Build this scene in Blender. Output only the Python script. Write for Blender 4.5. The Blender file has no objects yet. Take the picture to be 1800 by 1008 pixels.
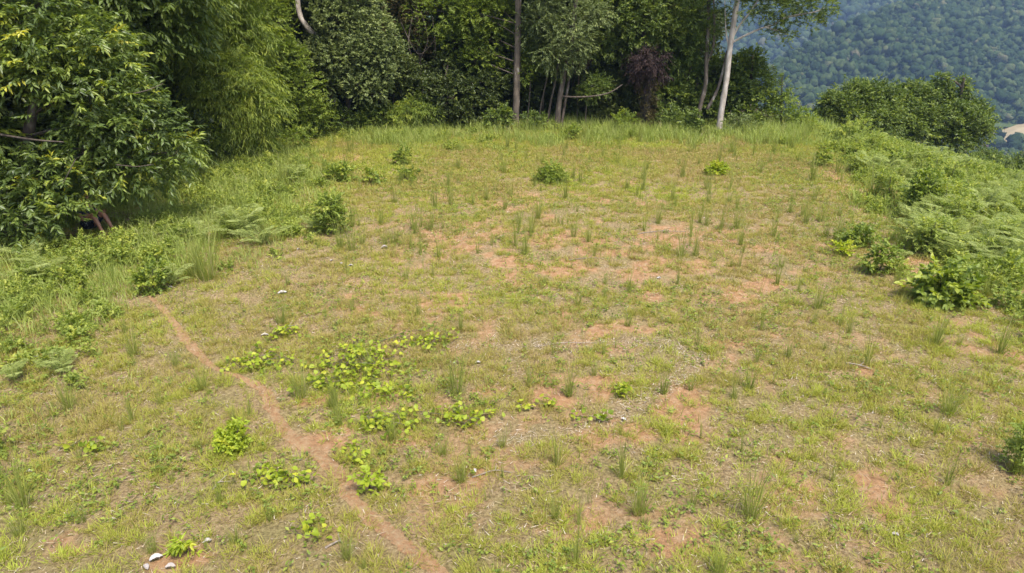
import bpy, math, random
import numpy as np
from mathutils import Vector

# ------------------------------------------------------------------ camera, sky, sun, exposure
S = bpy.context.scene
C = S.collection
R = math.radians
CAM_H, PITCH, FPX = 5.0, R(21.97), 1200.0
cam_d = bpy.data.cameras.new("camera")
cam = bpy.data.objects.new("camera", cam_d)
C.objects.link(cam)
cam.location = (0, 0, CAM_H)
cam.rotation_euler = (R(90) - PITCH, 0, 0)
cam_d.sensor_width = 36.0
cam_d.lens = 24.0
cam_d.clip_end = 6000
S.camera = cam

SUN_EL, SUN_AZ = R(62), R(150)          # azimuth clockwise from +Y
w = bpy.data.worlds.new("World")
S.world = w
w.use_nodes = True
nt = w.node_tree
sky = nt.nodes.new("ShaderNodeTexSky")
sky.sky_type = 'NISHITA'
sky.sun_disc = False
sky.sun_elevation = SUN_EL
sky.sun_rotation = SUN_AZ
sky.dust_density = 3.0
nt.links.new(sky.outputs[0], nt.nodes["Background"].inputs[0])
nt.nodes["Background"].inputs[1].default_value = 0.145
sun_d = bpy.data.lights.new("sun", 'SUN')
sun = bpy.data.objects.new("sun", sun_d)
C.objects.link(sun)
sun_d.energy = 2.6
sun_d.angle = R(11)
sun_d.color = (1.0, 0.955, 0.88)
sdir = Vector((math.sin(SUN_AZ) * math.cos(SUN_EL), math.cos(SUN_AZ) * math.cos(SUN_EL), math.sin(SUN_EL)))
sun.rotation_euler = sdir.to_track_quat('Z', 'Y').to_euler()
S.view_settings.view_transform = 'Standard'
S.view_settings.look = 'None'
S.view_settings.exposure = 1.2
S.view_settings.gamma = 1.0
try:
    S.cycles.max_bounces = 6
    S.cycles.diffuse_bounces = 3
    S.cycles.transmission_bounces = 4
    S.cycles.volume_bounces = 0
    S.cycles.use_adaptive_sampling = True
except Exception:
    pass

RNG = np.random.default_rng(7)

# ------------------------------------------------------------------ helpers
def ray(px, py):
    x, y = (px - 900) / FPX, (504 - py) / FPX
    return np.array([x, math.cos(PITCH) + y * math.sin(PITCH), -math.sin(PITCH) + y * math.cos(PITCH)])

def U(px, py, Y):
    d = ray(px, py)
    return np.array([0, 0, CAM_H]) + d * (Y / d[1])

def _hash(ix, iy, seed):
    h = (ix * 374761393 + iy * 668265263 + seed * 1442695041) & 0xFFFFFFFF
    h = ((h ^ (h >> 13)) * 1274126177) & 0xFFFFFFFF
    return ((h ^ (h >> 16)) & 0xFFFFFF) / float(0xFFFFFF)

def vnoise(x, y, seed=0):
    x = np.asarray(x, float); y = np.asarray(y, float)
    ix = np.floor(x).astype(np.int64); iy = np.floor(y).astype(np.int64)
    fx = x - ix; fy = y - iy
    fx = fx * fx * (3 - 2 * fx); fy = fy * fy * (3 - 2 * fy)
    a = _hash(ix, iy, seed); b = _hash(ix + 1, iy, seed)
    c = _hash(ix, iy + 1, seed); d = _hash(ix + 1, iy + 1, seed)
    return (a * (1 - fx) + b * fx) * (1 - fy) + (c * (1 - fx) + d * fx) * fy

def fbm(x, y, seed=0, octv=4):
    s = 0; a = 0.5; t = 0
    for k in range(octv):
        s = s + a * vnoise(x, y, seed + k * 17); t += a
        x = np.asarray(x) * 2.03 + 5.1; y = np.asarray(y) * 2.03 - 3.7; a *= 0.5
    return s / t

def sstep(a, b, x):
    t = np.clip((np.asarray(x, float) - a) / (b - a), 0, 1)
    return t * t * (3 - 2 * t)

VALLEY = -80.0
def edge_x(y):
    return np.interp(y, [-30, 8, 20, 26, 31, 40, 62], [15.2, 15.2, 15.2, 14.4, 13.3, 12.8, 12.8])

def height(x, y):
    x = np.asarray(x, float); y = np.asarray(y, float)
    d = np.maximum(np.maximum(x - edge_x(y), y - 62), np.maximum(-75 - x, -35 - y))
    d = np.maximum(d, 0)
    drop = np.where(d < 3, d * d * 0.1, 0.9 + (d - 3) * 0.6)
    z = -np.minimum(drop, -VALLEY)
    near = np.clip(1 - d / 30, 0, 1)
    z = z + near * (0.16 * (fbm(x * 0.25, y * 0.25, 3, 3) - 0.5) + 0.07 * (fbm(x * 1.6, y * 1.6, 9, 3) - 0.5))
    return z

def G(px, py):
    d = ray(px, py); o = np.array([0, 0, CAM_H]); z = 0.0
    for _ in range(6):
        p = o + d * ((z - CAM_H) / d[2])
        z = float(height(p[0], p[1]))
    p = o + d * ((z - CAM_H) / d[2]); p[2] = float(height(p[0], p[1]))
    return p

def nrm(v):
    return v / np.maximum(np.linalg.norm(v, axis=-1, keepdims=True), 1e-9)

class MB:
    """collects vertices, polygons and one float per vertex, builds ONE mesh object"""
    def __init__(self):
        self.v, self.t, self.f, self.n = [], [], [], 0
    def add(self, verts, faces, tint=0.5):
        verts = np.asarray(verts, float).reshape(-1, 3); faces = np.asarray(faces, np.int64)
        self.v.append(verts)
        self.t.append(np.broadcast_to(np.asarray(tint, float), (len(verts),)))
        self.f.append(faces + self.n); self.n += len(verts)
    def build(self, name, mat, parent=None, origin=(0, 0, 0), smooth=False):
        v = np.concatenate(self.v) - np.asarray(origin, float)
        t = np.concatenate(self.t)
        loops = np.concatenate([f.ravel() for f in self.f])
        tot = np.concatenate([np.full(len(f), f.shape[1]) for f in self.f])
        start = np.concatenate([[0], np.cumsum(tot)[:-1]])
        me = bpy.data.meshes.new(name)
        me.vertices.add(len(v)); me.vertices.foreach_set("co", v.astype(np.float32).ravel())
        me.loops.add(len(loops)); me.loops.foreach_set("vertex_index", loops.astype(np.int32))
        me.polygons.add(len(tot))
        me.polygons.foreach_set("loop_start", start.astype(np.int32))
        me.polygons.foreach_set("loop_total", tot.astype(np.int32))
        if smooth:
            me.polygons.foreach_set("use_smooth", np.ones(len(tot), bool))
        a = me.attributes.new("tint", 'FLOAT', 'POINT'); a.data.foreach_set("value", t.astype(np.float32))
        me.update(calc_edges=True)
        me.materials.append(mat)
        o = bpy.data.objects.new(name, me)
        C.objects.link(o)
        if parent is not None:
            o.parent = parent
        return o

def tag(o, label, cat, group=None):
    o["label"] = label; o["category"] = cat
    if group: o["group"] = group
    return o

def thing(name, label, cat, loc, group=None, rz=0.0):
    o = bpy.data.objects.new(name, None); C.objects.link(o)
    o.empty_display_size = 0.2
    o.location = loc; o.rotation_euler = (0, 0, rz)
    return tag(o, label, cat, group)

def kind(o, k, label=None):
    o["kind"] = k
    if label: o["label"] = label
    return o

def dup(root, name, label, loc, rz=0.0, sc=1.0, group=None):
    r = root.copy(); C.objects.link(r); r.name = name
    r.location = loc; r.rotation_euler = (0, 0, rz); r.scale = (sc, sc, sc) if np.isscalar(sc) else sc
    r["label"] = label
    if group: r["group"] = group
    for ch in list(root.children):
        c = ch.copy(); C.objects.link(c); c.parent = r
    return r

# ------------------------------------------------------------------ materials
def new_mat(name):
    m = bpy.data.materials.new(name); m.use_nodes = True
    return m, m.node_tree.nodes, m.node_tree.links, m.node_tree.nodes["Principled BSDF"]

def ramp(nodes, stops):
    r = nodes.new("ShaderNodeValToRGB"); e = r.color_ramp.elements
    while len(e) < len(stops): e.new(0.5)
    for k, (p, c) in enumerate(stops):
        e[k].position = p; e[k].color = (*c, 1)
    return r

def leaf_mat(name, stops, trans=0.3, rough=0.5, spec=0.4, gain=(1.45, 1.22, 1.0)):
    m, n, l, b = new_mat(name)
    at = n.new("ShaderNodeAttribute"); at.attribute_name = "tint"
    r = ramp(n, [(p, tuple(a * g for a, g in zip(c, gain))) for p, c in stops]); l.new(at.outputs["Fac"], r.inputs[0])
    l.new(r.outputs[0], b.inputs["Base Color"])
    b.inputs["Roughness"].default_value = rough
    b.inputs["Specular IOR Level"].default_value = spec
    tr = n.new("ShaderNodeBsdfTranslucent")
    hs = n.new("ShaderNodeHueSaturation"); hs.inputs["Saturation"].default_value = 1.15; hs.inputs["Value"].default_value = 1.3
    l.new(r.outputs[0], hs.inputs["Color"]); l.new(hs.outputs[0], tr.inputs[0])
    mx = n.new("ShaderNodeMixShader"); mx.inputs[0].default_value = trans
    l.new(b.outputs[0], mx.inputs[1]); l.new(tr.outputs[0], mx.inputs[2])
    l.new(mx.outputs[0], n["Material Output"].inputs[0])
    return m

def bark_mat(name, c1, c2, scale=6.0, c3=None):
    m, n, l, b = new_mat(name)
    tc = n.new("ShaderNodeTexCoord"); mp = n.new("ShaderNodeMapping")
    mp.inputs["Scale"].default_value = (scale, scale, scale * 0.35)
    l.new(tc.outputs["Object"], mp.inputs[0])
    nz = n.new("ShaderNodeTexNoise"); nz.inputs["Scale"].default_value = 1.6; nz.inputs["Detail"].default_value = 6
    l.new(mp.outputs[0], nz.inputs["Vector"])
    st = [(0.36, c1), (0.6, c2)]
    if c3: st.append((0.72, c3))
    r = ramp(n, st); l.new(nz.outputs["Fac"], r.inputs[0]); l.new(r.outputs[0], b.inputs["Base Color"])
    bp = n.new("ShaderNodeBump"); bp.inputs["Strength"].default_value = 0.6; bp.inputs["Distance"].default_value = 0.02
    l.new(nz.outputs["Fac"], bp.inputs["Height"]); l.new(bp.outputs[0], b.inputs["Normal"])
    b.inputs["Roughness"].default_value = 0.9
    return m

M = {}
M["broad"] = leaf_mat("broad leaf", [(0.0, (.036, .058, .018)), (0.45, (.098, .148, .036)), (0.8, (.22, .285, .05)), (1.0, (.40, .40, .05))], .32, .42, .5, (1.2, 1.12, 1))
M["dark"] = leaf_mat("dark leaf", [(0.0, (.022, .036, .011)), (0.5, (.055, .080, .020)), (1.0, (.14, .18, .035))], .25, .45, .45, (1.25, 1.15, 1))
M["grey"] = leaf_mat("grey green leaf", [(0.0, (.058, .08, .028)), (0.5, (.135, .172, .058)), (1.0, (.25, .29, .10))], .28, .55, .4, (1.15, 1.12, 1))
M["lime"] = leaf_mat("yellow green leaf", [(0.0, (.085, .12, .022)), (0.5, (.185, .24, .04)), (1.0, (.33, .365, .06))], .38, .5, .35, (1.08, 1.08, 1))
M["mid"] = leaf_mat("mid green leaf", [(0.0, (.042, .070, .018)), (0.5, (.105, .155, .030)), (1.0, (.24, .30, .05))], .32, .48, .4, (1.2, 1.12, 1))
M["purple"] = leaf_mat("dead brown leaf", [(0.0, (.022, .014, .014)), (0.5, (.042, .026, .024)), (1.0, (.075, .046, .036))], .12, .7, .2, (1, 1, 1))
M["browngreen"] = leaf_mat("withered vine leaf", [(0.0, (.05, .045, .022)), (0.5, (.085, .08, .035)), (1.0, (.11, .14, .045))], .2, .6, .3)
M["bright"] = leaf_mat("bright creeper leaf", [(0.0, (.15, .21, .02)), (0.5, (.31, .38, .03)), (1.0, (.50, .49, .05))], .4, .5, .3, (1, 1, 1))
M["fern"] = leaf_mat("fern frond", [(0.0, (.23, .27, .07)), (0.5, (.35, .40, .125)), (1.0, (.47, .51, .21))], .44, .6, .3, (1, 1, 1))
M["turf"] = leaf_mat("turf blade", [(0.0, (.37, .28, .12)), (0.3, (.345, .30, .075)), (0.65, (.325, .335, .05)), (1.0, (.39, .44, .065))], .35, .6, .25, (1, 1, 1))
M["tall"] = leaf_mat("tall grass blade", [(0.0, (.20, .25, .05)), (0.5, (.31, .37, .08)), (0.85, (.40, .43, .13)), (1.0, (.45, .40, .19))], .38, .55, .3, (1, 1, 1))
M["tuft"] = leaf_mat("tuft blade", [(0.0, (.15, .185, .035)), (0.5, (.255, .285, .06)), (0.85, (.34, .35, .10)), (1.0, (.46, .39, .19))], .4, .55, .3, (1, 1, 1))
M["thatch"] = leaf_mat("dry thatch", [(0.0, (.11, .075, .05)), (0.35, (.32, .235, .14)), (0.7, (.48, .38, .24)), (1.0, (.64, .56, .45))], .1, .8, .2, (1, 1, 1))
M["pale"] = leaf_mat("bleached dead leaf", [(0.0, (.28, .24, .20)), (0.5, (.40, .36, .33)), (1.0, (.54, .51, .49))], .1, .7, .3, (1, 1, 1))
M["bark"] = bark_mat("brown bark", (.05, .036, .027), (.105, .08, .058), 6, (.19, .165, .135))
M["pale_bark"] = bark_mat("pale bark", (.30, .25, .20), (.46, .40, .34), 5, (.60, .55, .5))
M["lichen_bark"] = bark_mat("lichen bark", (.07, .055, .04), (.15, .115, .085), 4, (.32, .29, .25))
M["stick"] = bark_mat("weathered stick", (.16, .125, .095), (.30, .25, .20), 14)

# ------------------------------------------------------------------ foliage geometry
def leaves(mb, P, D, L, W, tint, fold=0.18, nj=0.5, rng=RNG, six=False):
    """diamond or six-sided folded leaves at P along D"""
    n = len(P)
    D = nrm(D)
    up = np.array([0, 0, 1.0]) + rng.normal(0, nj, (n, 3))
    N = nrm(up - np.sum(up * D, 1, keepdims=True) * D)
    Sd = np.cross(D, N)
    L = np.broadcast_to(L, (n,))[:, None]; W = np.broadcast_to(W, (n,))[:, None]
    tip = P + D * L - N * L * 0.12
    tint = np.clip(np.broadcast_to(tint, (n,)), 0, 1)
    if six:
        a = P + D * L * .28 + Sd * W * .5 + N * W * fold; b = P + D * L * .68 + Sd * W * .38 + N * W * fold * .6
        c = P + D * L * .28 - Sd * W * .5 + N * W * fold; d = P + D * L * .68 - Sd * W * .38 + N * W * fold * .6
        v = np.stack([P, a, b, tip, d, c], 1).reshape(-1, 3)
        i = np.arange(n)[:, None] * 6
        f = np.concatenate([i + np.array([[0, 1, 2, 3]]), i + np.array([[0, 3, 4, 5]])])
        mb.add(v, f, np.repeat(tint, 6))
    else:
        m = P + D * L * 0.45
        a = m + Sd * W * .5 + N * W * fold; c = m - Sd * W * .5 + N * W * fold
        v = np.stack([P, a, tip, c], 1).reshape(-1, 3)
        i = np.arange(n)[:, None] * 4
        f = np.concatenate([i + np.array([[0, 1, 2]]), i + np.array([[0, 2, 3]])])
        mb.add(v, f, np.repeat(tint, 4))

SPEC = {  # leaf length, width, leaves per twig, twig length, droop, twigs per m2 of lobe surface, tint centre, tint spread, six sided
    "broad":  (.19, .075, 9, .34, .75, 26, .42, .20, True),
    "pinn":   (.13, .045, 12, .34, .45, 30, .45, .18, False),
    "small":  (.10, .050, 10, .24, .20, 42, .45, .20, False),
    "bamboo": (.21, .030, 11, .46, .95, 30, .50, .26, False),
    "round":  (.10, .066, 8, .20, .25, 48, .45, .20, True),
    "far":    (.165, .09, 8, .32, .30, 28, .45, .22, False),
}
def foliage(mb, lobes, spec, dens=1.0, scale=1.0, rng=RNG, shell=0.42, squash=0.85, young=0.08, open_bottom=0.35):
    L, W, K, TL, droop, tw, tc, ts, six = SPEC[spec]
    L *= scale; W *= scale; TL *= scale
    for c, r in lobes:
        c = np.asarray(c, float)
        n = max(6, int(4 * math.pi * r * r * tw * dens / scale ** 2))
        u = nrm(rng.normal(0, 1, (n, 3)))
        flip = (u[:, 2] < -0.2) & (rng.random(n) < open_bottom); u[flip, 2] *= -1
        ph = rng.random(3) * 50
        bump = fbm(u[:, 0] * 2.6 + ph[0] + u[:, 2] * 1.9, u[:, 1] * 2.6 + ph[1] - u[:, 2] * 2.1, 5, 3)
        rad = r * np.clip(.12 + 1.72 * bump, .3, 1.5) * (1 - shell * rng.random(n) ** 2.2)
        p = c + u * rad[:, None] * np.array([1, 1, squash])
        d = nrm(u * 0.9 + rng.normal(0, .45, (n, 3)) + np.array([0, 0, .25 - .35 * droop]))
        lob_t = tc + rng.normal(0, .07)
        tt = lob_t + rng.normal(0, ts * .6, n) + np.where(rng.random(n) < young, .35, 0)
        # leaves along each twig, alternate sides
        k = np.tile(np.arange(K), n); i = np.repeat(np.arange(n), K)
        s = (k + .5 + rng.uniform(-.3, .3, n * K)) / K
        side = nrm(np.cross(d, np.array([0, 0, 1.0])) + rng.normal(0, .25, (n, 3)))
        sg = np.where(k % 2 == 0, 1.0, -1.0)[:, None]
        drop = np.zeros((n * K, 3)); drop[:, 2] = -droop * .5 * s * s * TL
        P = p[i] + d[i] * (s * TL)[:, None] + drop
        D = d[i] * (.35 + .6 * s[:, None]) + side[i] * sg * (1.0 - .5 * s[:, None]) + rng.normal(0, .28, (n * K, 3))
        D[:, 2] -= droop * .75
        leaves(mb, P, D, L * rng.uniform(.65, 1.2, n * K), W * rng.uniform(.75, 1.2, n * K), tt[i] + rng.normal(0, ts * .35, n * K), rng=rng, six=six)

def smooth_path(pts, n):
    pts = np.asarray(pts, float)
    if len(pts) < 3:
        return np.linspace(pts[0], pts[-1], n)
    t = np.linspace(0, len(pts) - 1, n); out = []
    for q in t:
        i = min(int(q), len(pts) - 2); f = q - i
        p0 = pts[max(i - 1, 0)]; p1 = pts[i]; p2 = pts[i + 1]; p3 = pts[min(i + 2, len(pts) - 1)]
        out.append(.5 * (2 * p1 + (p2 - p0) * f + (2 * p0 - 5 * p1 + 4 * p2 - p3) * f * f + (3 * p1 - p0 - 3 * p2 + p3) * f ** 3))
    return np.array(out)

def tube(mb, pts, r0, r1, sides=8, n=None, flare=0.0, wob=0.06, rng=RNG):
    n = n or max(4, len(pts) * 4)
    p = smooth_path(pts, n)
    tg = nrm(np.gradient(p, axis=0))
    ref = np.array([0.31, 1.0, .12]) if abs(tg[0][1]) < .8 else np.array([1.0, 0.2, .1])
    a = nrm(np.cross(tg, ref)); b = np.cross(tg, a)
    s = np.linspace(0, 1, n)
    r = r0 + (r1 - r0) * s
    r = r * (1 + flare * np.exp(-s * n / 1.5))
    th = np.arange(sides) / sides * 2 * math.pi
    rr = r[:, None] * (1 + rng.normal(0, wob, (n, sides)))
    v = p[:, None, :] + (a[:, None, :] * np.cos(th)[None, :, None] + b[:, None, :] * np.sin(th)[None, :, None]) * rr[:, :, None]
    v = v.reshape(-1, 3)
    f = []
    for i in range(n - 1):
        for j in range(sides):
            k = (j + 1) % sides
            f.append((i * sides + j, i * sides + k, (i + 1) * sides + k, (i + 1) * sides + j))
    mb.add(v, f)
    mb.add(v[-sides:], [list(range(sides))] if sides == 4 else [[0, q, q + 1] for q in range(1, sides - 1)])

def tree(name, label, cat, base, lobes_px, spec, mat, bark="bark", trunks=None, tr=.12, dens=1.0, scale=1.0, group=None, limbs=True, tall=None, branches=None, **kw):
    """lobes_px: (px, py, Y, r); trunks: lists of (px, py, Y) turned into points at their own distance"""
    rng = np.random.default_rng(sum(map(ord, label)))
    b = np.asarray(base, float)
    root = thing(name, label, cat, b, group)
    lobes = [(U(a, c, Y), r) for a, c, Y, r in lobes_px]
    # trunk first: a plain bole through the crown if none was given
    mb = MB()
    if trunks is None:
        top = np.mean([c for c, _ in lobes], axis=0)
        hi = max(c[2] + r * .4 for c, r in lobes)
        pts = [b - [0, 0, .15], b * .6 + top * .4, np.array([top[0], top[1], hi])]
        pts[1][2] = b[2] + (hi - b[2]) * .45
        tube(mb, pts, tr, tr * .3, 7, 10, .5, rng=rng)
        spine = smooth_path(pts, 12)
    else:
        spine = None
        for k, t in enumerate(trunks):
            rad, tp = t[0], [U(*q) for q in t[1]]
            r1 = t[2] if len(t) > 2 else rad * .6
            tube(mb, tp, rad, r1, 9, max(10, len(tp) * 5), .3 if k == 0 else 0, .05, rng=rng)
            sp = smooth_path(tp, 14)
            spine = sp if spine is None else np.concatenate([spine, sp])
    if limbs:
        for c, r in lobes:
            q = spine[np.argmin(np.linalg.norm(spine - c, axis=1) + np.abs(spine[:, 2] - (c[2] - r * .6)))]
            mid = (q + c) / 2 + rng.normal(0, .08, 3) + [0, 0, .1]
            tube(mb, [q, mid, c + [0, 0, r * .2]], tr * .32, tr * .08, 5, 6, rng=rng)
            for _ in range(3):
                e = c + nrm(rng.normal(0, 1, 3)) * r * .8
                tube(mb, [c, (c + e) / 2 + rng.normal(0, .06, 3), e], tr * .12, tr * .04, 4, 4, rng=rng)
    mb.build("trunk", M[bark], root, b, True)
    for bl in branches or ():
        bm = MB(); tube(bm, [U(*q) for q in bl[1]], bl[0], bl[0] * .45, 7, 14, 0, .05, rng=rng)
        bm.build("branch", M[bark], root, b, True)
    fb = MB()
    foliage(fb, lobes, spec, dens, scale, rng, **kw)
    fb.build("crown", M[mat], root, b)
    return root

# ------------------------------------------------------------------ ground
PATH_PX = [(262, 520), (300, 560), (322, 592), (345, 618), (380, 648), (430, 668), (466, 690), (482, 725), (510, 765), (560, 800), (600, 840), (622, 880), (660, 915), (700, 950), (745, 985), (790, 1020), (850, 1070)]
PATH = smooth_path(np.array([G(a, b) for a, b in PATH_PX]), 160)

BARE_PX = [(1010, 415, 2.0, .8), (1120, 415, 1.5, .5), (1170, 425, 1.2, .5), (620, 545, .7, .3), (790, 525, 1.1, .45), (860, 440, .9, .4), (1250, 525, 1.2, .35),
           (870, 685, .35, .2), (840, 880, .25, .7), (1190, 720, .5, .5), (1215, 545, .5, .2), (1130, 575, .8, .25), (1060, 590, .5, .2), (1560, 655, .5, .25), (1100, 760, .5, .3),
           (1520, 890, .45, .25), (1510, 850, .4, .25), (960, 920, .5, .25), (1200, 960, .3, .3), (1700, 860, .4, .2), (140, 930, .4, .4), (650, 520, .5, .2), (1290, 505, 1.0, .3), (720, 770, .35, .2),
           (1510, 340, .9, 1.2), (1450, 300, .9, 1.6), (1180, 405, .6, .3), (890, 905, .4, .2), (760, 850, .3, .2), (1420, 860, .3, .2), (980, 700, .5, .25), (680, 690, .3, .15), (560, 700, .4, .2), (885, 365, .5, .3), (1000, 480, 1.2, .3)]
BARE = [(G(a, b), rx, ry) for a, b, rx, ry in BARE_PX]

def soil_mask(x, y):
    """1 where red earth shows"""
    m = sstep(.56, .76, fbm(x * .8 + 3, y * .8, 21, 4)) * sstep(.40, .62, fbm(x * .16, y * .16, 31, 2)) * .9
    wob = (fbm(x * 2.1, y * 2.1, 77, 4) - .5) * 4.2
    for p, rx, ry in BARE:
        q = ((x - p[0]) / (rx * .85)) ** 2 + ((y - p[1]) / (ry * .85)) ** 2
        m = np.maximum(m, sstep(1.7, .1, q + wob * (q < 4)) * .8)
    mid = np.exp(-((x - 1.6) / 5.0) ** 2 - ((y - 15.5) / 4.5) ** 2)
    m = np.maximum(m, .8 * mid * sstep(.38, .6, fbm(x * 1.1, y * 1.1, 67, 3)))
    fine = sstep(.36, .62, fbm(x * 3.2, y * 3.2, 87, 3))
    return np.clip(m * (.25 + .75 * fine) + .34 * sstep(.54, .68, fbm(x * 2.2 + 40, y * 2.2, 97, 3)) * sstep(8, 2, np.abs(x - 2)), 0, 1)

def path_dist(x, y):
    d = np.full(np.shape(x), 9.0)
    for p in PATH[::2]:
        d = np.minimum(d, np.hypot(x - p[0], y - p[1]))
    return d

TRACK = smooth_path(np.array([G(a, b) for a, b in [(800, 612), (900, 608), (1000, 607), (1130, 603), (1195, 612), (1212, 640), (1180, 680), (1120, 715), (1040, 748), (880, 775)]]), 90)
def track(x, y):
    d = np.full(np.shape(x), 9.0)
    for p in TRACK: d = np.minimum(d, np.hypot(x - p[0], y - p[1]))
    return sstep(.22, .06, d)

def axis(lo, hi, dense_lo, dense_hi, step, far_n):
    a = np.linspace(dense_lo, dense_hi, int((dense_hi - dense_lo) / step))
    t = np.linspace(0, 1, far_n + 1)[1:]
    hi_part = dense_hi + (hi - dense_hi) * t ** 2.6
    lo_part = dense_lo + (lo - dense_lo) * t ** 2.6
    return np.concatenate([lo_part[::-1], a, hi_part])

xs = axis(-1500, 1500, -14, 19, .13, 70)
ys = axis(-800, 1700, 3.5, 36, .13, 70)
X, Y = np.meshgrid(xs, ys)
Z = height(X, Y)
# lift the field soil a little into clods
Z = Z + np.where((np.abs(X - 2) < 18) & (Y > 2) & (Y < 40), .035 * (fbm(X * 5, Y * 5, 41, 2) - .5), 0)
# tan pasture is a real low hill in the valley
ny, nx = X.shape
idx = np.arange(ny * nx).reshape(ny, nx)
quads = np.stack([idx[:-1, :-1].ravel(), idx[:-1, 1:].ravel(), idx[1:, 1:].ravel(), idx[1:, :-1].ravel()], 1)
gm = MB()
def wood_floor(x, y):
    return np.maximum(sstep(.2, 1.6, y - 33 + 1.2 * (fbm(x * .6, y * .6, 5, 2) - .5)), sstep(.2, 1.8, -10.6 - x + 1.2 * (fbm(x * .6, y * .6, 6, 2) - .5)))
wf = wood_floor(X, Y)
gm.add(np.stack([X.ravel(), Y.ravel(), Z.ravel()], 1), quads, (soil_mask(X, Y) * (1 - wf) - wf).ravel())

def ground_material(path=False):
    m, n, l, b = new_mat("trodden red earth" if path else "red earth and dry thatch")
    tc = n.new("ShaderNodeTexCoord")
    def noise(scale, detail=6, rough=.6, dist=0.0):
        z = n.new("ShaderNodeTexNoise"); z.inputs["Scale"].default_value = scale; z.inputs["Detail"].default_value = detail
        z.inputs["Roughness"].default_value = rough; z.inputs["Distortion"].default_value = dist
        l.new(tc.outputs["Object"], z.inputs["Vector"]); return z
    def mix(fac, a, c):
        x = n.new("ShaderNodeMix"); x.data_type = 'RGBA'
        l.new(fac, x.inputs[0]); l.new(a, x.inputs[6]); l.new(c, x.inputs[7]); return x.outputs[2]
    n1, n2, n3 = noise(9), noise(22, 9, .78), noise(1.3, 4)
    earth = ramp(n, [(.3, (.25, .125, .06)), (.5, (.42, .225, .11)), (.72, (.50, .34, .20))]); l.new(n1.outputs["Fac"], earth.inputs[0])
    straw = ramp(n, [(.32, (.085, .058, .03)), (.46, (.24, .165, .08)), (.57, (.37, .27, .135)), (.74, (.53, .43, .28))]); l.new(n2.outputs["Fac"], straw.inputs[0])
    moss = ramp(n, [(.36, (.07, .065, .025)), (.5, (.19, .18, .055)), (.7, (.30, .285, .09))]); l.new(n2.outputs["Fac"], moss.inputs[0])
    if path:
        f = ramp(n, [(.36, (0, 0, 0)), (.62, (.8, .8, .8))]); l.new(n2.outputs["Fac"], f.inputs[0])
        col = mix(f.outputs[0], earth.outputs[0], straw.outputs[0])
    else:
        g = ramp(n, [(.40, (.0, .0, .0)), (.68, (.6, .6, .6))]); l.new(n3.outputs["Fac"], g.inputs[0])
        base = mix(g.outputs[0], straw.outputs[0], moss.outputs[0])
        at = n.new("ShaderNodeAttribute"); at.attribute_name = "tint"
        ad = n.new("ShaderNodeMath"); ad.operation = 'MULTIPLY_ADD'
        l.new(n1.outputs["Fac"], ad.inputs[0]); ad.inputs[1].default_value = .9; l.new(at.outputs["Fac"], ad.inputs[2])
        f = ramp(n, [(.58, (0, 0, 0)), (1.0, (.8, .8, .8))]); l.new(ad.outputs[0], f.inputs[0])
        col = mix(f.outputs[0], base, earth.outputs[0])
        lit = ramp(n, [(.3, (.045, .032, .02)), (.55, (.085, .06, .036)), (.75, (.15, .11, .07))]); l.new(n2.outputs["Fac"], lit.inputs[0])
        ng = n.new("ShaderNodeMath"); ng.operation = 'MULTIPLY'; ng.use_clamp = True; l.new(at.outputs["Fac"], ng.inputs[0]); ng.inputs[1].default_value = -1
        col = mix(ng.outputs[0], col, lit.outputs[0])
    l.new(col, b.inputs["Base Color"])
    b.inputs["Roughness"].default_value = .95; b.inputs["Specular IOR Level"].default_value = .15
    bp = n.new("ShaderNodeBump"); bp.inputs["Strength"].default_value = .9; bp.inputs["Distance"].default_value = .06
    l.new(n2.outputs["Fac"], bp.inputs["Height"]); l.new(bp.outputs[0], b.inputs["Normal"])
    return m

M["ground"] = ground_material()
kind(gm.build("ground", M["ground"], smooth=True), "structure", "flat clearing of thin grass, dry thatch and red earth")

# trodden path: a thin sheet that follows the ground
pm = MB()
tg = nrm(np.gradient(PATH, axis=0)); sd = np.stack([tg[:, 1], -tg[:, 0], 0 * tg[:, 0]], 1)
na = 9
hw = np.interp(np.arange(160), [0, 10, 28, 42, 60, 75, 160], [.03, .07, .085, .035, .085, .08, .085]) * (1 + .5 * (fbm(np.arange(160) * .3, 0 * np.arange(160), 5, 2) - .5))
ac = np.linspace(-1, 1, na)
pv = PATH[:, None, :] + sd[:, None, :] * (ac[None, :, None] * hw[:, None, None] * (1 + .7 * (vnoise(np.arange(160)[:, None] * .9, ac[None, :] * 1.5 + 7, 3)[..., None] - .5)))
pz = height(pv[..., 0], pv[..., 1]) + .035 * (fbm(pv[..., 0] * 5, pv[..., 1] * 5, 41, 2) - .5) + .012 - .008 * np.abs(ac)[None, :] ** 3
pv[..., 2] = pz
pi_ = np.arange(160 * na).reshape(160, na)
pm.add(pv, np.stack([pi_[:-1, :-1].ravel(), pi_[:-1, 1:].ravel(), pi_[1:, 1:].ravel(), pi_[1:, :-1].ravel()], 1))
M["path"] = ground_material(True)
kind(pm.build("path", M["path"], smooth=True), "structure", "narrow trodden path of bare red earth")

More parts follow.
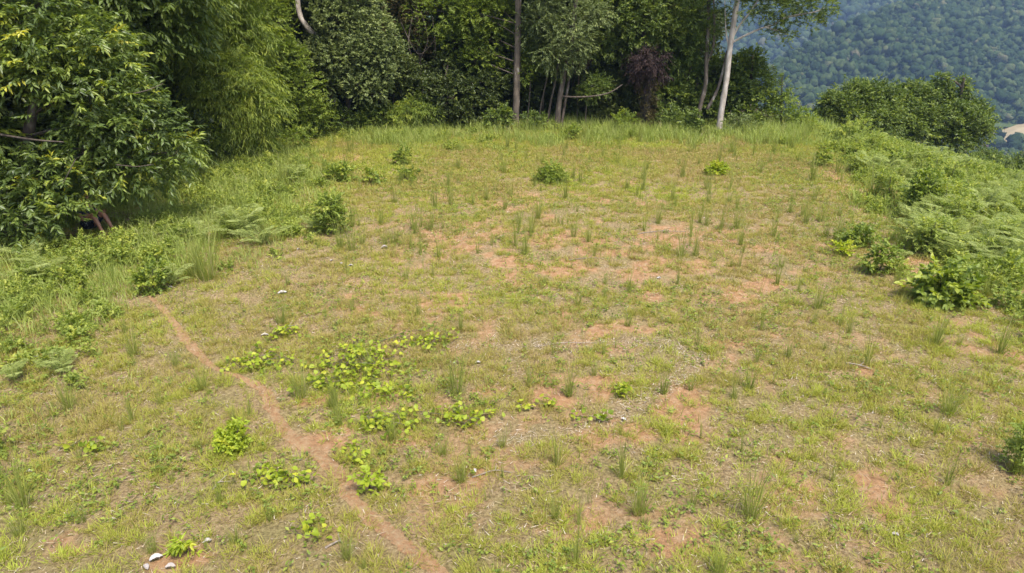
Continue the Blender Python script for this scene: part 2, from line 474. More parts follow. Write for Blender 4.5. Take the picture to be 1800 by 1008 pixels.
# ------------------------------------------------------------------ the far hills and their woods
def crest(px_list):
    return np.array([U(*q) for q in px_list])
NEAR_CREST = crest([(1240, 210, 545), (1330, 140, 560), (1380, 105, 590), (1440, 75, 620), (1500, 44, 650), (1600, 0, 690), (1750, -50, 740), (2100, -150, 800), (2600, -220, 850)])
def near_hill(x, y):
    yc = np.interp(x, NEAR_CREST[:, 0], NEAR_CREST[:, 1]); zc = np.interp(x, NEAR_CREST[:, 0], NEAR_CREST[:, 2], left=VALLEY - 60)
    sp = 46 * (fbm(x * .014 + 2, y * .004, 61, 3) - .5)
    dy = yc - y
    return np.where(dy > 0, zc - dy * .52, zc + dy * .9) + sp * np.clip(np.abs(dy) / 40, 0, 1)
def spur(x, y):
    a = U(1560, 140, 560); c = U(1800, 20, 690)
    zc = np.interp(x, [a[0] - 60, a[0], c[0], c[0] + 100], [VALLEY - 60, a[2], c[2], c[2] + 20]); yc = np.interp(x, [a[0], c[0]], [a[1], c[1]])
    return zc - np.abs(yc - y) * .62
def far_hill(x, y):
    base = VALLEY + (y - 900) * .55
    return base + 45 * (fbm(x * .006, y * .003, 71, 3) - .5) - 14 * np.abs(np.sin(x * .012))

def hill(name, fn, x0, x1, y0, y1, step, label):
    hx = np.arange(x0, x1, step); hy = np.arange(y0, y1, step)
    A, B = np.meshgrid(hx, hy); H = fn(A, B)
    H = np.maximum(H, VALLEY - 12)
    k = np.arange(A.size).reshape(A.shape)
    mb = MB(); mb.add(np.stack([A.ravel(), B.ravel(), H.ravel()], 1), np.stack([k[:-1, :-1].ravel(), k[:-1, 1:].ravel(), k[1:, 1:].ravel(), k[1:, :-1].ravel()], 1))
    kind(mb.build(name, M["hillfloor"], smooth=True), "structure", label)
M["hillfloor"] = leaf_mat("hill undergrowth", [(0, (.03, .05, .02)), (1, (.05, .08, .03))], 0.0, .9, .1)
near_fn = lambda x, y: np.maximum(near_hill(x, y), spur(x, y))
hill("hill", near_fn, 90, 1000, 500, 960, 10, "forested hillside falling from right to left beyond the valley")
hill("mountain", far_hill, -500, 1450, 880, 1640, 14, "farther and bluer forested mountainside behind the hill")

def ico(sub):
    import bmesh
    bm = bmesh.new(); bmesh.ops.create_icosphere(bm, subdivisions=sub, radius=1.0)
    v = np.array([p.co[:] for p in bm.verts]); f = np.array([[q.index for q in p.verts] for p in bm.faces]); bm.free()
    return v, f
IV, IF = ico(2)

def canopy(name, fn, n, x0, x1, y0, y1, r0, r1, mat, label, keep, leafy=0):
    rng = np.random.default_rng(n)
    x = rng.uniform(x0, x1, n); y = rng.uniform(y0, y1, n); z = fn(x, y)
    zc = y * math.cos(PITCH) - (z - CAM_H) * math.sin(PITCH)
    qx = 900 + FPX * x / zc; qy = 504 - FPX * (y * math.sin(PITCH) + (z - CAM_H) * math.cos(PITCH)) / zc
    ok = (z > VALLEY - 6) & keep(x, y, z) & (qx > 1000) & (qx < 2050) & (qy > -110) & (qy < 330); x, y, z = x[ok], y[ok], z[ok]; n = len(x)
    r = r0 + (r1 - r0) * rng.random(n) ** 1.6; r = r * (.7 + .6 * fbm(x * .03, y * .03, 8, 2)); z = z + rng.uniform(-.9, 1.0, n) * r
    rot = rng.uniform(0, 6.28, n)
    k = len(IV)
    vx = IV[None, :, 0] * np.cos(rot)[:, None] - IV[None, :, 1] * np.sin(rot)[:, None]
    vy = IV[None, :, 0] * np.sin(rot)[:, None] + IV[None, :, 1] * np.cos(rot)[:, None]
    rr = r[:, None] * rng.uniform(.5, 1.35, (n, k))
    v = np.stack([x[:, None] + vx * rr, y[:, None] + vy * rr, z[:, None] + r[:, None] * .75 + IV[None, :, 2] * rr * 1.05], 2).reshape(-1, 3)
    f = (IF[None] + (np.arange(n) * k)[:, None, None]).reshape(-1, 3)
    t = np.clip(rng.normal(.45, .17, n) + .3 * (rng.random(n) < .05), 0, 1)
    mb = MB(); mb.add(v, f, np.repeat(t, k))
    if leafy:
        q = np.repeat(np.arange(n), leafy); m_ = len(q)
        u = nrm(rng.normal(0, 1, (m_, 3))); u[:, 2] = np.abs(u[:, 2]) * 1.1 - .25
        c = np.stack([x, y, z + r * .75], 1)[q] + u * (r[q] * rng.uniform(.75, 1.25, m_))[:, None]
        s_ = r[q] * rng.uniform(.14, .34, m_)
        D = rng.normal(0, 1, (m_, 3)); D[:, 2] *= .5
        leaves(mb, c - nrm(D) * (s_ * .5)[:, None], D, s_, s_ * .8, t[q] + rng.normal(0, .14, m_), nj=.6, rng=rng)
    o = mb.build(name, mat, smooth=False)
    kind(o, "stuff", label)

def wood_mat(name, stops):
    m, n, l, b = new_mat(name)
    at = n.new("ShaderNodeAttribute"); at.attribute_name = "tint"
    tc = n.new("ShaderNodeTexCoord")
    nz = n.new("ShaderNodeTexNoise"); nz.inputs["Scale"].default_value = .55; nz.inputs["Detail"].default_value = 5; nz.inputs["Roughness"].default_value = .75
    l.new(tc.outputs["Object"], nz.inputs["Vector"])
    ad = n.new("ShaderNodeMath"); ad.operation = 'MULTIPLY_ADD'; l.new(nz.outputs["Fac"], ad.inputs[0]); ad.inputs[1].default_value = .9; l.new(at.outputs["Fac"], ad.inputs[2])
    sb = n.new("ShaderNodeMath"); sb.operation = 'SUBTRACT'; l.new(ad.outputs[0], sb.inputs[0]); sb.inputs[1].default_value = .45
    r = ramp(n, stops); l.new(sb.outputs[0], r.inputs[0]); l.new(r.outputs[0], b.inputs["Base Color"])
    b.inputs["Roughness"].default_value = .9; b.inputs["Specular IOR Level"].default_value = .1
    bp = n.new("ShaderNodeBump"); bp.inputs["Strength"].default_value = 1.0; bp.inputs["Distance"].default_value = 1.2
    l.new(nz.outputs["Fac"], bp.inputs["Height"]); l.new(bp.outputs[0], b.inputs["Normal"])
    return m
M["wood"] = wood_mat("far woodland", [(0, (.014, .028, .010)), (.45, (.036, .062, .020)), (.8, (.080, .105, .036)), (1, (.13, .115, .065))])
canopy("hill_forest", near_fn, 34000, 150, 800, 505, 860, 1.0, 4.0, M["wood"], "unbroken woodland covering the nearer hillside", lambda x, y, z: y < np.interp(x, NEAR_CREST[:, 0], NEAR_CREST[:, 1]) + 25, 64)
canopy("mountain_forest", far_hill, 16000, 60, 1000, 890, 1250, 2.2, 6.5, M["wood"], "blue hazy woodland on the farther mountainside", lambda x, y, z: z < 130, 30)

# tan pasture and valley scrub
tm = MB()
c0 = U(1790, 234, 520)
an = np.linspace(0, 2 * math.pi, 49)[:-1]
ring = [(0, 0, 6.0)]
pv = [[c0[0] + 8, 520, VALLEY + 11.0]]
for k, (rr, hh) in enumerate([(.35, 10), (.7, 7), (1, 2), (1.1, -3)]):
    for q in an:
        wv = 1 + .18 * math.sin(3 * q + 1) + .1 * math.sin(5 * q)
        pv.append([c0[0] + 8 + 58 * rr * wv * math.cos(q), 520 + 56 * rr * wv * math.sin(q), VALLEY + hh])
fq, ft = [], [[0, 1 + q, 1 + (q + 1) % 48] for q in range(48)]
for k in range(3):
    for q in range(48):
        a = 1 + k * 48
        fq.append([a + q, a + 48 + q, a + 48 + (q + 1) % 48, a + (q + 1) % 48])
pv = np.array(pv)
tm.add(pv, ft); tm.f.append(np.array(fq))
mm, n_, l_, b_ = new_mat("dry pasture")
nz_ = n_.new("ShaderNodeTexNoise"); nz_.inputs["Scale"].default_value = .12; nz_.inputs["Detail"].default_value = 6
tc_ = n_.new("ShaderNodeTexCoord"); l_.new(tc_.outputs["Object"], nz_.inputs["Vector"])
r_ = ramp(n_, [(.35, (.25, .19, .095)), (.65, (.33, .26, .14))]); l_.new(nz_.outputs["Fac"], r_.inputs[0]); l_.new(r_.outputs[0], b_.inputs["Base Color"]); b_.inputs["Roughness"].default_value = .95
kind(tm.build("field", mm, smooth=True), "structure", "pale tan dry pasture down in the valley at the right edge")
vx = lambda x, y: np.full(np.shape(x), VALLEY + .0)
canopy("valley_woods", vx, 2600, 150, 620, 300, 560, 2.2, 4.2, M["wood"], "scrubby woodland on the valley floor below the clearing",
       lambda x, y, z: (((x - c0[0] - 8) / 66) ** 2 + ((y - 520) / 64) ** 2 > 1) & ((y > 400) | (x > y * .6)), 40)

# ------------------------------------------------------------------ the wood round the clearing: trees one can tell apart
tree("broadleaf_tree", "large broadleaf tree with drooping glossy leaflets whose branches reach the grass at the left edge", "tree", G(20, 405),
     [(60, 55, 15.8, 1.15), (150, 95, 16.2, 1.0), (10, 105, 15.2, .8), (95, 110, 15.6, .8), (150, 165, 15.8, .9), (205, 165, 16.2, .75), (235, 225, 16.1, .75), (275, 235, 16.2, .6), (300, 275, 16.1, .5),
      (185, 225, 15.7, .6), (150, 270, 15.5, .5), (230, 290, 15.8, .55), (275, 300, 16.4, .38), (70, 310, 15, .62), (10, 350, 14.6, .7), (110, 318, 15.1, .52), (160, 318, 15.4, .36), (215, 310, 15.8, .42),
      (85, 370, 14.6, .48), (40, 395, 14.4, .42), (112, 366, 14.75, .3), (100, 285, 15.4, .45), (-70, 100, 15.5, 1.3), (-80, 250, 15, 1.2), (-60, 370, 14.4, .9), (40, -40, 16.4, 1.3), (-60, -60, 16.5, 1.5)],
     "pinn", "broad", trunks=[(.15, [(20, 415, 15.5), (35, 300, 15.6), (60, 180, 15.8), (70, 0, 16.2), (60, -120, 16.4)], .06)], branches=[(.028, [(0, 237, 14.9), (60, 246, 14.7), (112, 250, 14.6)]), (.012, [(133, 280, 14.5), (120, 305, 14.4), (108, 328, 14.4)]), (.014, [(235, 165, 15.4), (262, 158, 15.4), (287, 147, 15.5)]), (.012, [(205, 290, 15), (240, 293, 15), (270, 289, 15.1)])], tr=.11, dens=.95, scale=1.3, young=.1, squash=.8)
tree("forest_tree", "dark crowned tree rising behind the big broadleaf tree, above a black gap in the wood", "tree", (-13.2, 20.5, 0),
     [(165, 20, 20, 1.2), (225, 55, 20, 1.1), (265, 25, 20.5, 1.1), (300, 55, 20.8, .8), (190, -60, 20, 1.5), (300, -60, 21, 1.5), (120, -30, 20.5, 1.3), (240, 60, 20, .6)], "broad", "mid", tr=.16, young=.03)
tree("bamboo", "rounded yellow green bamboo clump with fine drooping leaves beside the left margin", "bamboo", G(405, 268),
     [(350, 135, 23.7, .8), (395, 125, 24, .85), (435, 150, 24, .85), (380, 180, 23.6, .85), (430, 200, 24, .85), (468, 185, 24.5, .65), (355, 225, 23.2, .55), (400, 235, 23.6, .6), (450, 232, 24.2, .55), (330, 170, 23.6, .5)],
     "bamboo", "lime", trunks=[(.035, [(395, 268, 24), (380, 200, 23.9), (350, 130, 23.7)]), (.035, [(405, 268, 24), (410, 200, 24), (440, 150, 24)]), (.03, [(412, 266, 24.2), (440, 230, 24.3), (470, 185, 24.5)])], tr=.05, young=.15)
tree("feathery_tree", "feathery light green tree arching over the bamboo clump", "tree", (-12.4, 26, 0),
     [(340, 55, 24.3, .9), (385, 40, 25, 1.1), (330, 5, 24.3, 1.0), (418, 85, 25.5, .85), (372, 90, 24.7, .65), (380, -60, 25, 1.5), (445, 60, 25.8, .8)], "bamboo", "lime", tr=.12, dens=.9, scale=1.1)
tree("leafy_tree", "mid green leafy tree with branches down to the grass behind the bamboo", "tree", G(505, 236),
     [(455, 35, 27.5, 1.1), (500, 95, 28, .95), (470, 85, 27.3, .75), (520, 150, 28.5, .85), (545, 195, 29, .75), (500, 185, 28.2, .75), (525, 225, 28.8, .45), (460, -50, 28, 1.6), (490, 140, 27.8, .6), (560, 215, 29.4, .5)], "small", "lime", tr=.13, young=.05)
tree("grey_green_tree", "rounded grey green tree standing clear at the back left of the clearing", "tree", G(612, 226),
     [(590, 45, 31.2, 1.1), (640, 85, 31.1, 1.1), (600, 110, 30.6, 1.0), (668, 100, 31, .9), (655, 55, 31.4, .9), (560, 105, 31, .9), (620, 10, 31.5, 1.0), (630, 150, 30.5, .85), (590, -40, 31.5, 1.2), (680, 130, 30.8, .55), (590, 155, 30.7, .6), (660, 165, 30.6, .5)],
     "round", "grey", tr=.14, young=.06, dens=.9)
tree("leaning_tree", "tree with a smooth whitish curving trunk behind the grey green tree", "tree", (-9.0, 32.6, 0),
     [(480, -120, 32.5, 1.8), (560, -160, 33, 2.0), (440, -60, 33, 1.3)], "small", "mid", "pale_bark",
     trunks=[(.15, [(590, 222, 32.4), (578, 130, 32), (562, 75, 31.6), (540, 48, 31.4), (526, 22, 31.4), (521, -40, 31.6), (515, -160, 32.4)], .09)], tr=.08)
tree("glossy_tree", "low dark glossy leaved tree filling the wood edge left of the straight trunk", "tree", G(770, 224),
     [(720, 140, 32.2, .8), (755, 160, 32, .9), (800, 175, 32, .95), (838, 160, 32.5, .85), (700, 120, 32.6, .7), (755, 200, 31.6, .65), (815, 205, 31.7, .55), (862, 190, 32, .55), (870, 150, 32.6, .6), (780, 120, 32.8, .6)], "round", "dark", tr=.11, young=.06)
tree("straight_tree", "tall tree with one straight pale brown trunk and bright green leaves", "tree", G(906, 224),
     [(780, 20, 33, 1.2), (830, 30, 33, 1.1), (860, 70, 33, .9), (800, 75, 33.4, .9), (880, 20, 32.8, 1.0), (840, 105, 33, .8), (932, 115, 32.6, .6), (880, 125, 33, .6), (820, -50, 33, 1.5), (910, -70, 33, 1.6), (925, 130, 32.2, .4)], "small", "lime", "lichen_bark",
     trunks=[(.15, [(906, 226, 32), (908, 150, 32), (910, 75, 32), (911, 0, 32), (914, -120, 32)], .14)], tr=.1, dens=.85, young=.04)
tree("hanging_vine_tree", "thin crowned tree hung with bare brown vines between two greener crowns", "tree", (-4.3, 34.0, 0),
     [(720, 20, 34, 1.0), (745, 65, 34, .7), (700, 60, 34, .7), (760, 100, 34.2, .5), (730, -60, 34, 1.5)], "small", "browngreen", tr=.12, dens=.45,
     branches=[(.035, [(725, 30, 33.2), (718, 80, 33), (732, 120, 33), (722, 165, 33.1)]), (.03, [(740, 20, 33.2), (752, 70, 33), (738, 110, 33), (745, 150, 33.2)]), (.03, [(760, 30, 33.3), (765, 90, 33), (752, 140, 33.1)]), (.028, [(705, 40, 33.2), (735, 95, 32.9), (765, 70, 33)])])
tree("forked_tree", "tree with several leaning brown stems and a grey green feathery crown", "tree", G(980, 224),
     [(950, 35, 32, 1.0), (1000, 55, 31.6, 1.0), (975, 95, 31.6, .8), (1020, 85, 31.6, .7), (1040, 25, 32, .8), (960, -50, 32, 1.4), (1010, 110, 31.5, .4)], "pinn", "grey", "bark",
     trunks=[(.125, [(979, 226, 31.6), (983, 180, 31.6), (992, 130, 31.7), (1003, 85, 31.8), (1012, 0, 32), (1020, -80, 32)], .09), (.065, [(986, 225, 31.7), (996, 165, 31.8), (1004, 120, 31.8), (1008, 95, 31.7)], .05), (.06, [(961, 224, 32), (968, 180, 32), (978, 135, 32), (985, 90, 32)], .035)], tr=.09, dens=.8,
     branches=[(.045, [(988, 170, 31.6), (1015, 171, 31.3), (1045, 169, 31.1), (1072, 163, 31.1), (1094, 149, 31.3)])])
tree("sapling", "thin bare stemmed sapling just right of the straight trunk", "sapling", G(926, 224), [(936, 95, 32.6, .55), (930, 60, 32.6, .6)], "small", "mid", "lichen_bark", trunks=[(.035, [(926, 225, 32.4), (930, 180, 32.5), (933, 130, 32.5), (936, 80, 32.6)])], tr=.03)
tree("sapling", "thin leaning sapling left of the forked brown stems", "sapling", G(945, 224), [(966, 110, 32.6, .5), (972, 75, 32.6, .6)], "small", "mid", "lichen_bark", trunks=[(.04, [(945, 225, 32.4), (952, 180, 32.5), (961, 140, 32.5), (968, 90, 32.6)])], tr=.03)
tree("sapling", "short pale stemmed sapling below the horizontal bare branch", "sapling", G(1029, 222), [(1048, 152, 32, .5), (1032, 165, 32, .4), (1060, 158, 31.9, .3)], "small", "mid", "lichen_bark", trunks=[(.03, [(1029, 223, 32), (1030, 195, 32), (1034, 165, 32)])], tr=.03)
tree("spreading_tree", "spreading tree with olive crown over the dark opening in the middle of the wood", "tree", G(1100, 222) + [0, 1.5, 0],
     [(1075, 25, 33.2, 1.2), (1125, 45, 33, 1.1), (1175, 50, 33, 1.0), (1095, 80, 33.5, .8), (1195, 90, 33, .85), (1150, 5, 33, 1.2), (1222, 50, 33.6, .7), (1060, 70, 33.4, .7), (1120, -60, 33.4, 1.6), (1215, 5, 33.8, .7), (1050, 100, 33.6, .5)],
     "pinn", "mid", "bark", trunks=[(.14, [(1010, 205, 33.6), (1030, 120, 33.6), (1062, 70, 33.5), (1090, 30, 33.4), (1120, -40, 33.4)], .08), (.12, [(1128, 222, 33.6), (1128, 130, 33.6), (1131, 60, 33.5), (1134, -40, 33.5)], .08)], tr=.09, dens=.9, young=.1)
tree("shade_bush", "dark bush in the shaded opening under the spreading tree", "bush", G(1070, 222) + [0, 1, 0],
     [(1060, 150, 33.8, .9), (1090, 180, 33.6, .8), (1028, 192, 33.6, .65), (1075, 205, 32.8, .5), (1110, 150, 34, .7)], "round", "dark", tr=.06)
tree("vine_clad_stump", "dead trunk wrapped in withered brown vines with a purple brown clump on top", "dead tree", G(1134, 224),
     [(1142, 165, 32, .42), (1140, 190, 31.9, .4), (1132, 213, 31.8, .4), (1150, 208, 31.7, .3), (1136, 143, 32, .35)], "small", "browngreen", "bark",
     trunks=[(.2, [(1134, 226, 32), (1138, 180, 32), (1140, 130, 32), (1142, 95, 32)], .12)], tr=.05, dens=.9)
cl = MB(); foliage(cl, [(U(1140, 108, 31.8), .62), (U(1150, 130, 31.6), .42), (U(1128, 120, 31.8), .4)], "bamboo", 1.0, 1.0)
st = [o for o in bpy.data.objects if o.name == "vine_clad_stump"][0]
cl.build("dead_clump", M["purple"], st, st.location)
tree("twin_stem_tree", "tree with two slender curving grey stems just left of the white leaning trunk", "tree", G(1224, 222),
     [(1242, 60, 31.8, .5), (1232, 25, 31.8, .6), (1258, 30, 31.6, .5), (1248, -60, 31.8, 1.3), (1228, 85, 32, .45)], "small", "mid", "lichen_bark",
     trunks=[(.11, [(1224, 224, 31.8), (1230, 190, 31.8), (1240, 150, 31.8), (1242, 100, 31.8), (1245, 40, 31.8), (1247, -60, 31.8)], .07), (.06, [(1242, 112, 31.8), (1253, 85, 31.6), (1256, 50, 31.6), (1254, -10, 31.6)], .035), (.08, [(1243, 192, 31.9), (1258, 165, 32), (1268, 135, 32.2), (1278, 90, 32.4)], .05)], tr=.06, dens=.7)
tree("white_trunk_tree", "tall slender tree with a pale leaning trunk and limbs reaching right over the valley", "tree", G(1264, 228),
     [(1368, 18, 30.6, .62), (1400, 12, 30.5, .6), (1440, 12, 30.4, .62), (1384, 62, 30.6, .33), (1340, 8, 30.8, .6), (1305, 15, 31, .5), (1428, 38, 30.4, .36), (1372, 42, 30.6, .35), (1330, -70, 31, 1.5), (1400, -50, 31, 1.2), (1290, -60, 31, 1.0), (1455, 25, 30.4, .3), (1350, 60, 30.6, .2)],
     "small", "mid", "pale_bark", trunks=[(.135, [(1264, 228, 31), (1269, 190, 31), (1277, 140, 31), (1284, 80, 31), (1296, 0, 31), (1308, -90, 31)], .1)], tr=.07, dens=.75, limbs=False, young=.1,
     branches=[(.055, [(1285, 76, 31), (1315, 60, 30.8), (1345, 48, 30.7), (1362, 44, 30.6)]), (.05, [(1287, 68, 31), (1300, 45, 30.9), (1318, 22, 30.8), (1338, -8, 30.8)]), (.045, [(1360, 44, 30.6), (1385, 30, 30.5), (1430, 22, 30.4), (1450, 14, 30.4)]), (.04, [(1282, 85, 31), (1276, 55, 31.1), (1274, 0, 31.2)]), (.04, [(1345, 48, 30.7), (1370, 55, 30.6), (1386, 62, 30.6)]), (.035, [(1385, 30, 30.5), (1405, 26, 30.5), (1412, 8, 30.5)])])
tree("vine_covered_tree", "vine covered tree mass behind the two slender grey stems", "tree", G(1205, 222) + [0, 1.4, 0],
     [(1200, 125, 33.2, .9), (1180, 170, 32.8, .85), (1215, 190, 32.6, .7), (1255, 130, 33.6, .9), (1175, 205, 32, .5), (1160, 120, 33.6, .6), (1240, 175, 32.8, .7), (1262, 205, 32.2, .5)], "round", "mid", tr=.1, young=.12)
tree("vine_covered_tree", "vine draped tree right of the white trunk, last of the wood before the valley", "tree", G(1325, 222) + [0, 1.0, 0],
     [(1305, 115, 33, .75), (1322, 105, 32.6, .5), (1332, 140, 32.6, .62), (1302, 165, 32.2, .7), (1340, 180, 31.8, .65), (1305, 200, 31.6, .45), (1325, 215, 31.2, .4), (1290, 140, 33, .6), (1332, 118, 32.4, .35)], "round", "mid", tr=.1, young=.15)
tree("bushy_tree", "thin olive green tree at the right end of the wood before the hill", "tree", G(1372, 224),
     [(1365, 160, 32, .55), (1372, 190, 31.8, .6), (1352, 140, 32.2, .4), (1385, 175, 31.8, .35), (1350, 205, 31.6, .45), (1388, 205, 31.4, .4)], "small", "lime", tr=.06, dens=.65)

# the valley side at the right: three crowns growing together below the edge of the clearing
def slope(x, y): return np.array([x, y, float(height(x, y))])
tree("slope_tree", "dense round tree below the clearing edge, left of the three joined crowns", "tree", slope(18.7, 40),
     [(1475, 190, 39.6, 1.0), (1500, 180, 40, 1.1), (1530, 185, 40, 1.1), (1465, 210, 39.4, .8), (1500, 215, 39, 1.1), (1540, 210, 39, 1.1), (1545, 165, 40, .7), (1520, 235, 39, 1.0), (1500, 160, 40.4, .5), (1490, 245, 39, .9), (1460, 180, 39.8, .5)], "far", "mid", tr=.2, young=.08, dens=1.15, scale=.85)
tree("slope_tree", "middle of the three joined crowns below the edge, with yellower leaf tips", "tree", slope(22.6, 41),
     [(1580, 185, 41, 1.1), (1610, 175, 41, 1.1), (1598, 170, 41.3, .6), (1565, 205, 40, 1.1), (1605, 210, 40, 1.2), (1580, 235, 39.6, 1.1), (1620, 240, 39.6, 1.0), (1618, 172, 41, .4), (1570, 172, 41, .5)], "far", "mid", tr=.2, young=.15, dens=1.15, scale=.85)
tree("slope_tree", "tallest of the three joined crowns, with two leafy tips against the blue hill", "tree", slope(26.5, 41),
     [(1655, 190, 41, 1.0), (1690, 192, 41, 1.0), (1656, 158, 41, .45), (1654, 140, 41, .36), (1692, 155, 41, .42), (1692, 143, 41, .22), (1714, 200, 40.6, .7), (1660, 215, 40, 1.2), (1700, 220, 40, 1.1), (1726, 205, 40.6, .4), (1675, 250, 39.6, 1.1), (1715, 235, 40, .7), (1640, 165, 41, .6)], "far", "mid", tr=.22, young=.1, dens=1.15, scale=.85)
for (px, py, Yd, r, lab) in [(1735, 282, 50, .9, "dusky green bush low on the slope under the tallest joined crown"), (1768, 296, 66, 1.3, "grey green bush on the slope below the tan pasture"),
                             (1800, 295, 42, .85, "dark green bush cut by the right edge of the picture below the pasture"), (1815, 290, 92, 1.6, "hazy bush on the slope at the right edge under the pasture")]:
    c = U(px, py, Yd); g = slope(c[0], c[1])
    tree("slope_bush", lab, "bush", g, [(px, py, Yd, r), (px - 900 * r / Yd, py + 5, Yd, r * .7), (px + 900 * r / Yd, py + 6, Yd, r * .7), (px, py + 900 * r / Yd, Yd - 1, r)], "far", "mid", tr=.12, scale=max(.8, r * .55))
tree("slope_shrub", "low green shrub between the wood and the three joined crowns", "shrub", G(1408, 228), [(1405, 205, 31.6, .35), (1420, 212, 31.4, .3), (1395, 215, 31.4, .3)], "small", "lime", tr=.03)

# deep forest behind: shared meshes, every tree an object of its own
def deep_tree(seed, h, spread, spec, mat):
    rng = np.random.default_rng(seed)
    root = thing("deep_forest_tree", "tall shaded tree deep in the wood behind the front row of trees", "tree", (0, 0, 0), "shaded trees deep in the wood")
    mb = MB(); top = np.array([rng.normal(0, .5), rng.normal(0, .5), h])
    pts = [(0, 0, -.3), (rng.normal(0, .2), rng.normal(0, .2), h * .45), top]
    tube(mb, pts, .17, .06, 8, 14, .5, rng=rng)
    lobes = []
    for k in range(26):
        z = h * rng.uniform(.12, 1.0); a = rng.uniform(0, 6.28); q = spread * math.sqrt(rng.random()) * (.75 if z < h * .3 else 1)
        c = np.array([q * math.cos(a), q * math.sin(a), z]); lobes.append((c, rng.uniform(.7, 1.25)))
        tube(mb, [(0, 0, z * .75), c * [.5, .5, .9], c], .05, .015, 4, 5, rng=rng)
    mb.build("trunk", M["bark"], root, (0, 0, 0), True)
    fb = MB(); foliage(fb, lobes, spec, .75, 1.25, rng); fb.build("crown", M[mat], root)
    return root
protos = [deep_tree(1, 10, 2.0, "small", "dark"), deep_tree(2, 11, 2.3, "far", "dark"), deep_tree(3, 9, 1.9, "round", "dark")]
rg = random.Random(5)
spots = [(-12.8, 23.5), (-13.8, 27.5), (-12.8, 30.8), (-10.6, 34.5), (-7.6, 35.4), (-5.2, 36.8), (-2.6, 35.6), (-.4, 37), (1.9, 35.8), (4.2, 36.6), (6.6, 35.8), (8.6, 36.8),
         (-15.8, 19), (-15.5, 24.5), (-16.5, 29), (-14.6, 33.5), (-12.8, 38), (-9.5, 38.5), (-6.4, 40), (-3.2, 40.2), (.4, 40.6), (3.4, 40), (6.2, 40.5), (-14.8, 15.6), (-17.5, 14), (-17.8, 21.5), (-19, 26.5), (-18.6, 32), (-16.5, 37.5)]
for k, (x, y) in enumerate(spots):
    x += rg.uniform(-.4, .4); y += rg.uniform(-.4, .4); z = float(height(x, y))
    p = protos[k % 3]
    if k < 3:
        p.location = (x, y, z); p.rotation_euler = (0, 0, rg.uniform(0, 6.28))
    else:
        dup(p, "deep_forest_tree", p["label"], (x, y, z), rg.uniform(0, 6.28), rg.uniform(.85, 1.15))

def understory(seed, label):
    rngs = np.random.default_rng(seed); root = thing("understory_bush", label, "bush", (0, 0, 0), "dark bushes in the shade of the wood")
    mb = MB(); lob = []
    for k in range(9):
        c = np.array([rngs.normal(0, .7), rngs.normal(0, .5), rngs.uniform(.4, 2.2)]); lob.append((c, rngs.uniform(.45, .75)))
        tube(mb, [(c[0] * .2, c[1] * .2, -.1), c * [.5, .5, .6], c], .02, .008, 5, 5, rng=rngs)
    mb.build("stem", M["bark"], root, (0, 0, 0), True)
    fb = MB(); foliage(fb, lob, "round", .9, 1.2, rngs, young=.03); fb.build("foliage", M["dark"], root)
    return root
US = "dark bush in the shade among the trunks of the wood"
ub = understory(4, US); ub2 = understory(5, US)
rg = random.Random(15)
for k, (x, y) in enumerate([(-8.6, 33.6), (-6.8, 34.6), (-5.4, 35.2), (-3.4, 35.0), (-1.6, 35.6), (.2, 35.4), (1.4, 36.2), (2.8, 35.2), (3.6, 35.8), (5.2, 35.6), (7.2, 35.2), (9.2, 34.6), (10.6, 34), (-9.8, 32.6), (0.9, 34.4), (2.2, 34.0), (-.6, 34.2), (-11.8, 29), (-12.2, 26), (-12.4, 22), (-12.6, 18.4), (-13.4, 16)]):
    p = (ub, ub2)[k % 2]; q = (x, y, float(height(x, y)))
    if k < 2: p.location = q
    else: dup(p, "understory_bush", US, q, rg.uniform(0, 6.28), rg.uniform(.85, 1.25))
for k, (a, t, Yd, r) in enumerate([(918, 60, 33.4, .035), (938, 40, 33.8, .05), (953, 70, 33.2, .03), (966, 30, 34, .05), (1001, 60, 33.6, .04), (1014, 90, 33.0, .028), (1052, 60, 34, .045), (1078, 80, 33.6, .035), (1098, 40, 34.2, .05), (872, 60, 34, .045), (745, 70, 33.8, .05), (690, 60, 33.6, .04), (1165, 60, 33.6, .05), (1188, 90, 33.2, .03)]):
    b = U(a, 222, Yd); b[2] = float(height(b[0], b[1])); root = thing("bare_stem", "thin bare stem among the shaded trunks of the wood", "sapling", b, "thin bare stems in the wood")
    lean = (-14, 8, 10, -6, 12, 5, -9, 14, -5, 6, -8, 9, -4, 7)[k]
    mb = MB(); tube(mb, [b - [0, 0, .1], U(a + lean * .3, 165, Yd), U(a + lean * 1.1, 110, Yd), U(a + lean * 1.5, t, Yd)], r, r * .5, 6, 12); mb.build("trunk", M["lichen_bark"], root, b, True)
    fb = MB(); foliage(fb, [(U(a + lean * 1.5, t, Yd), .45)], "small", .8, 1.0); fb.build("crown", M["mid"], root, b)

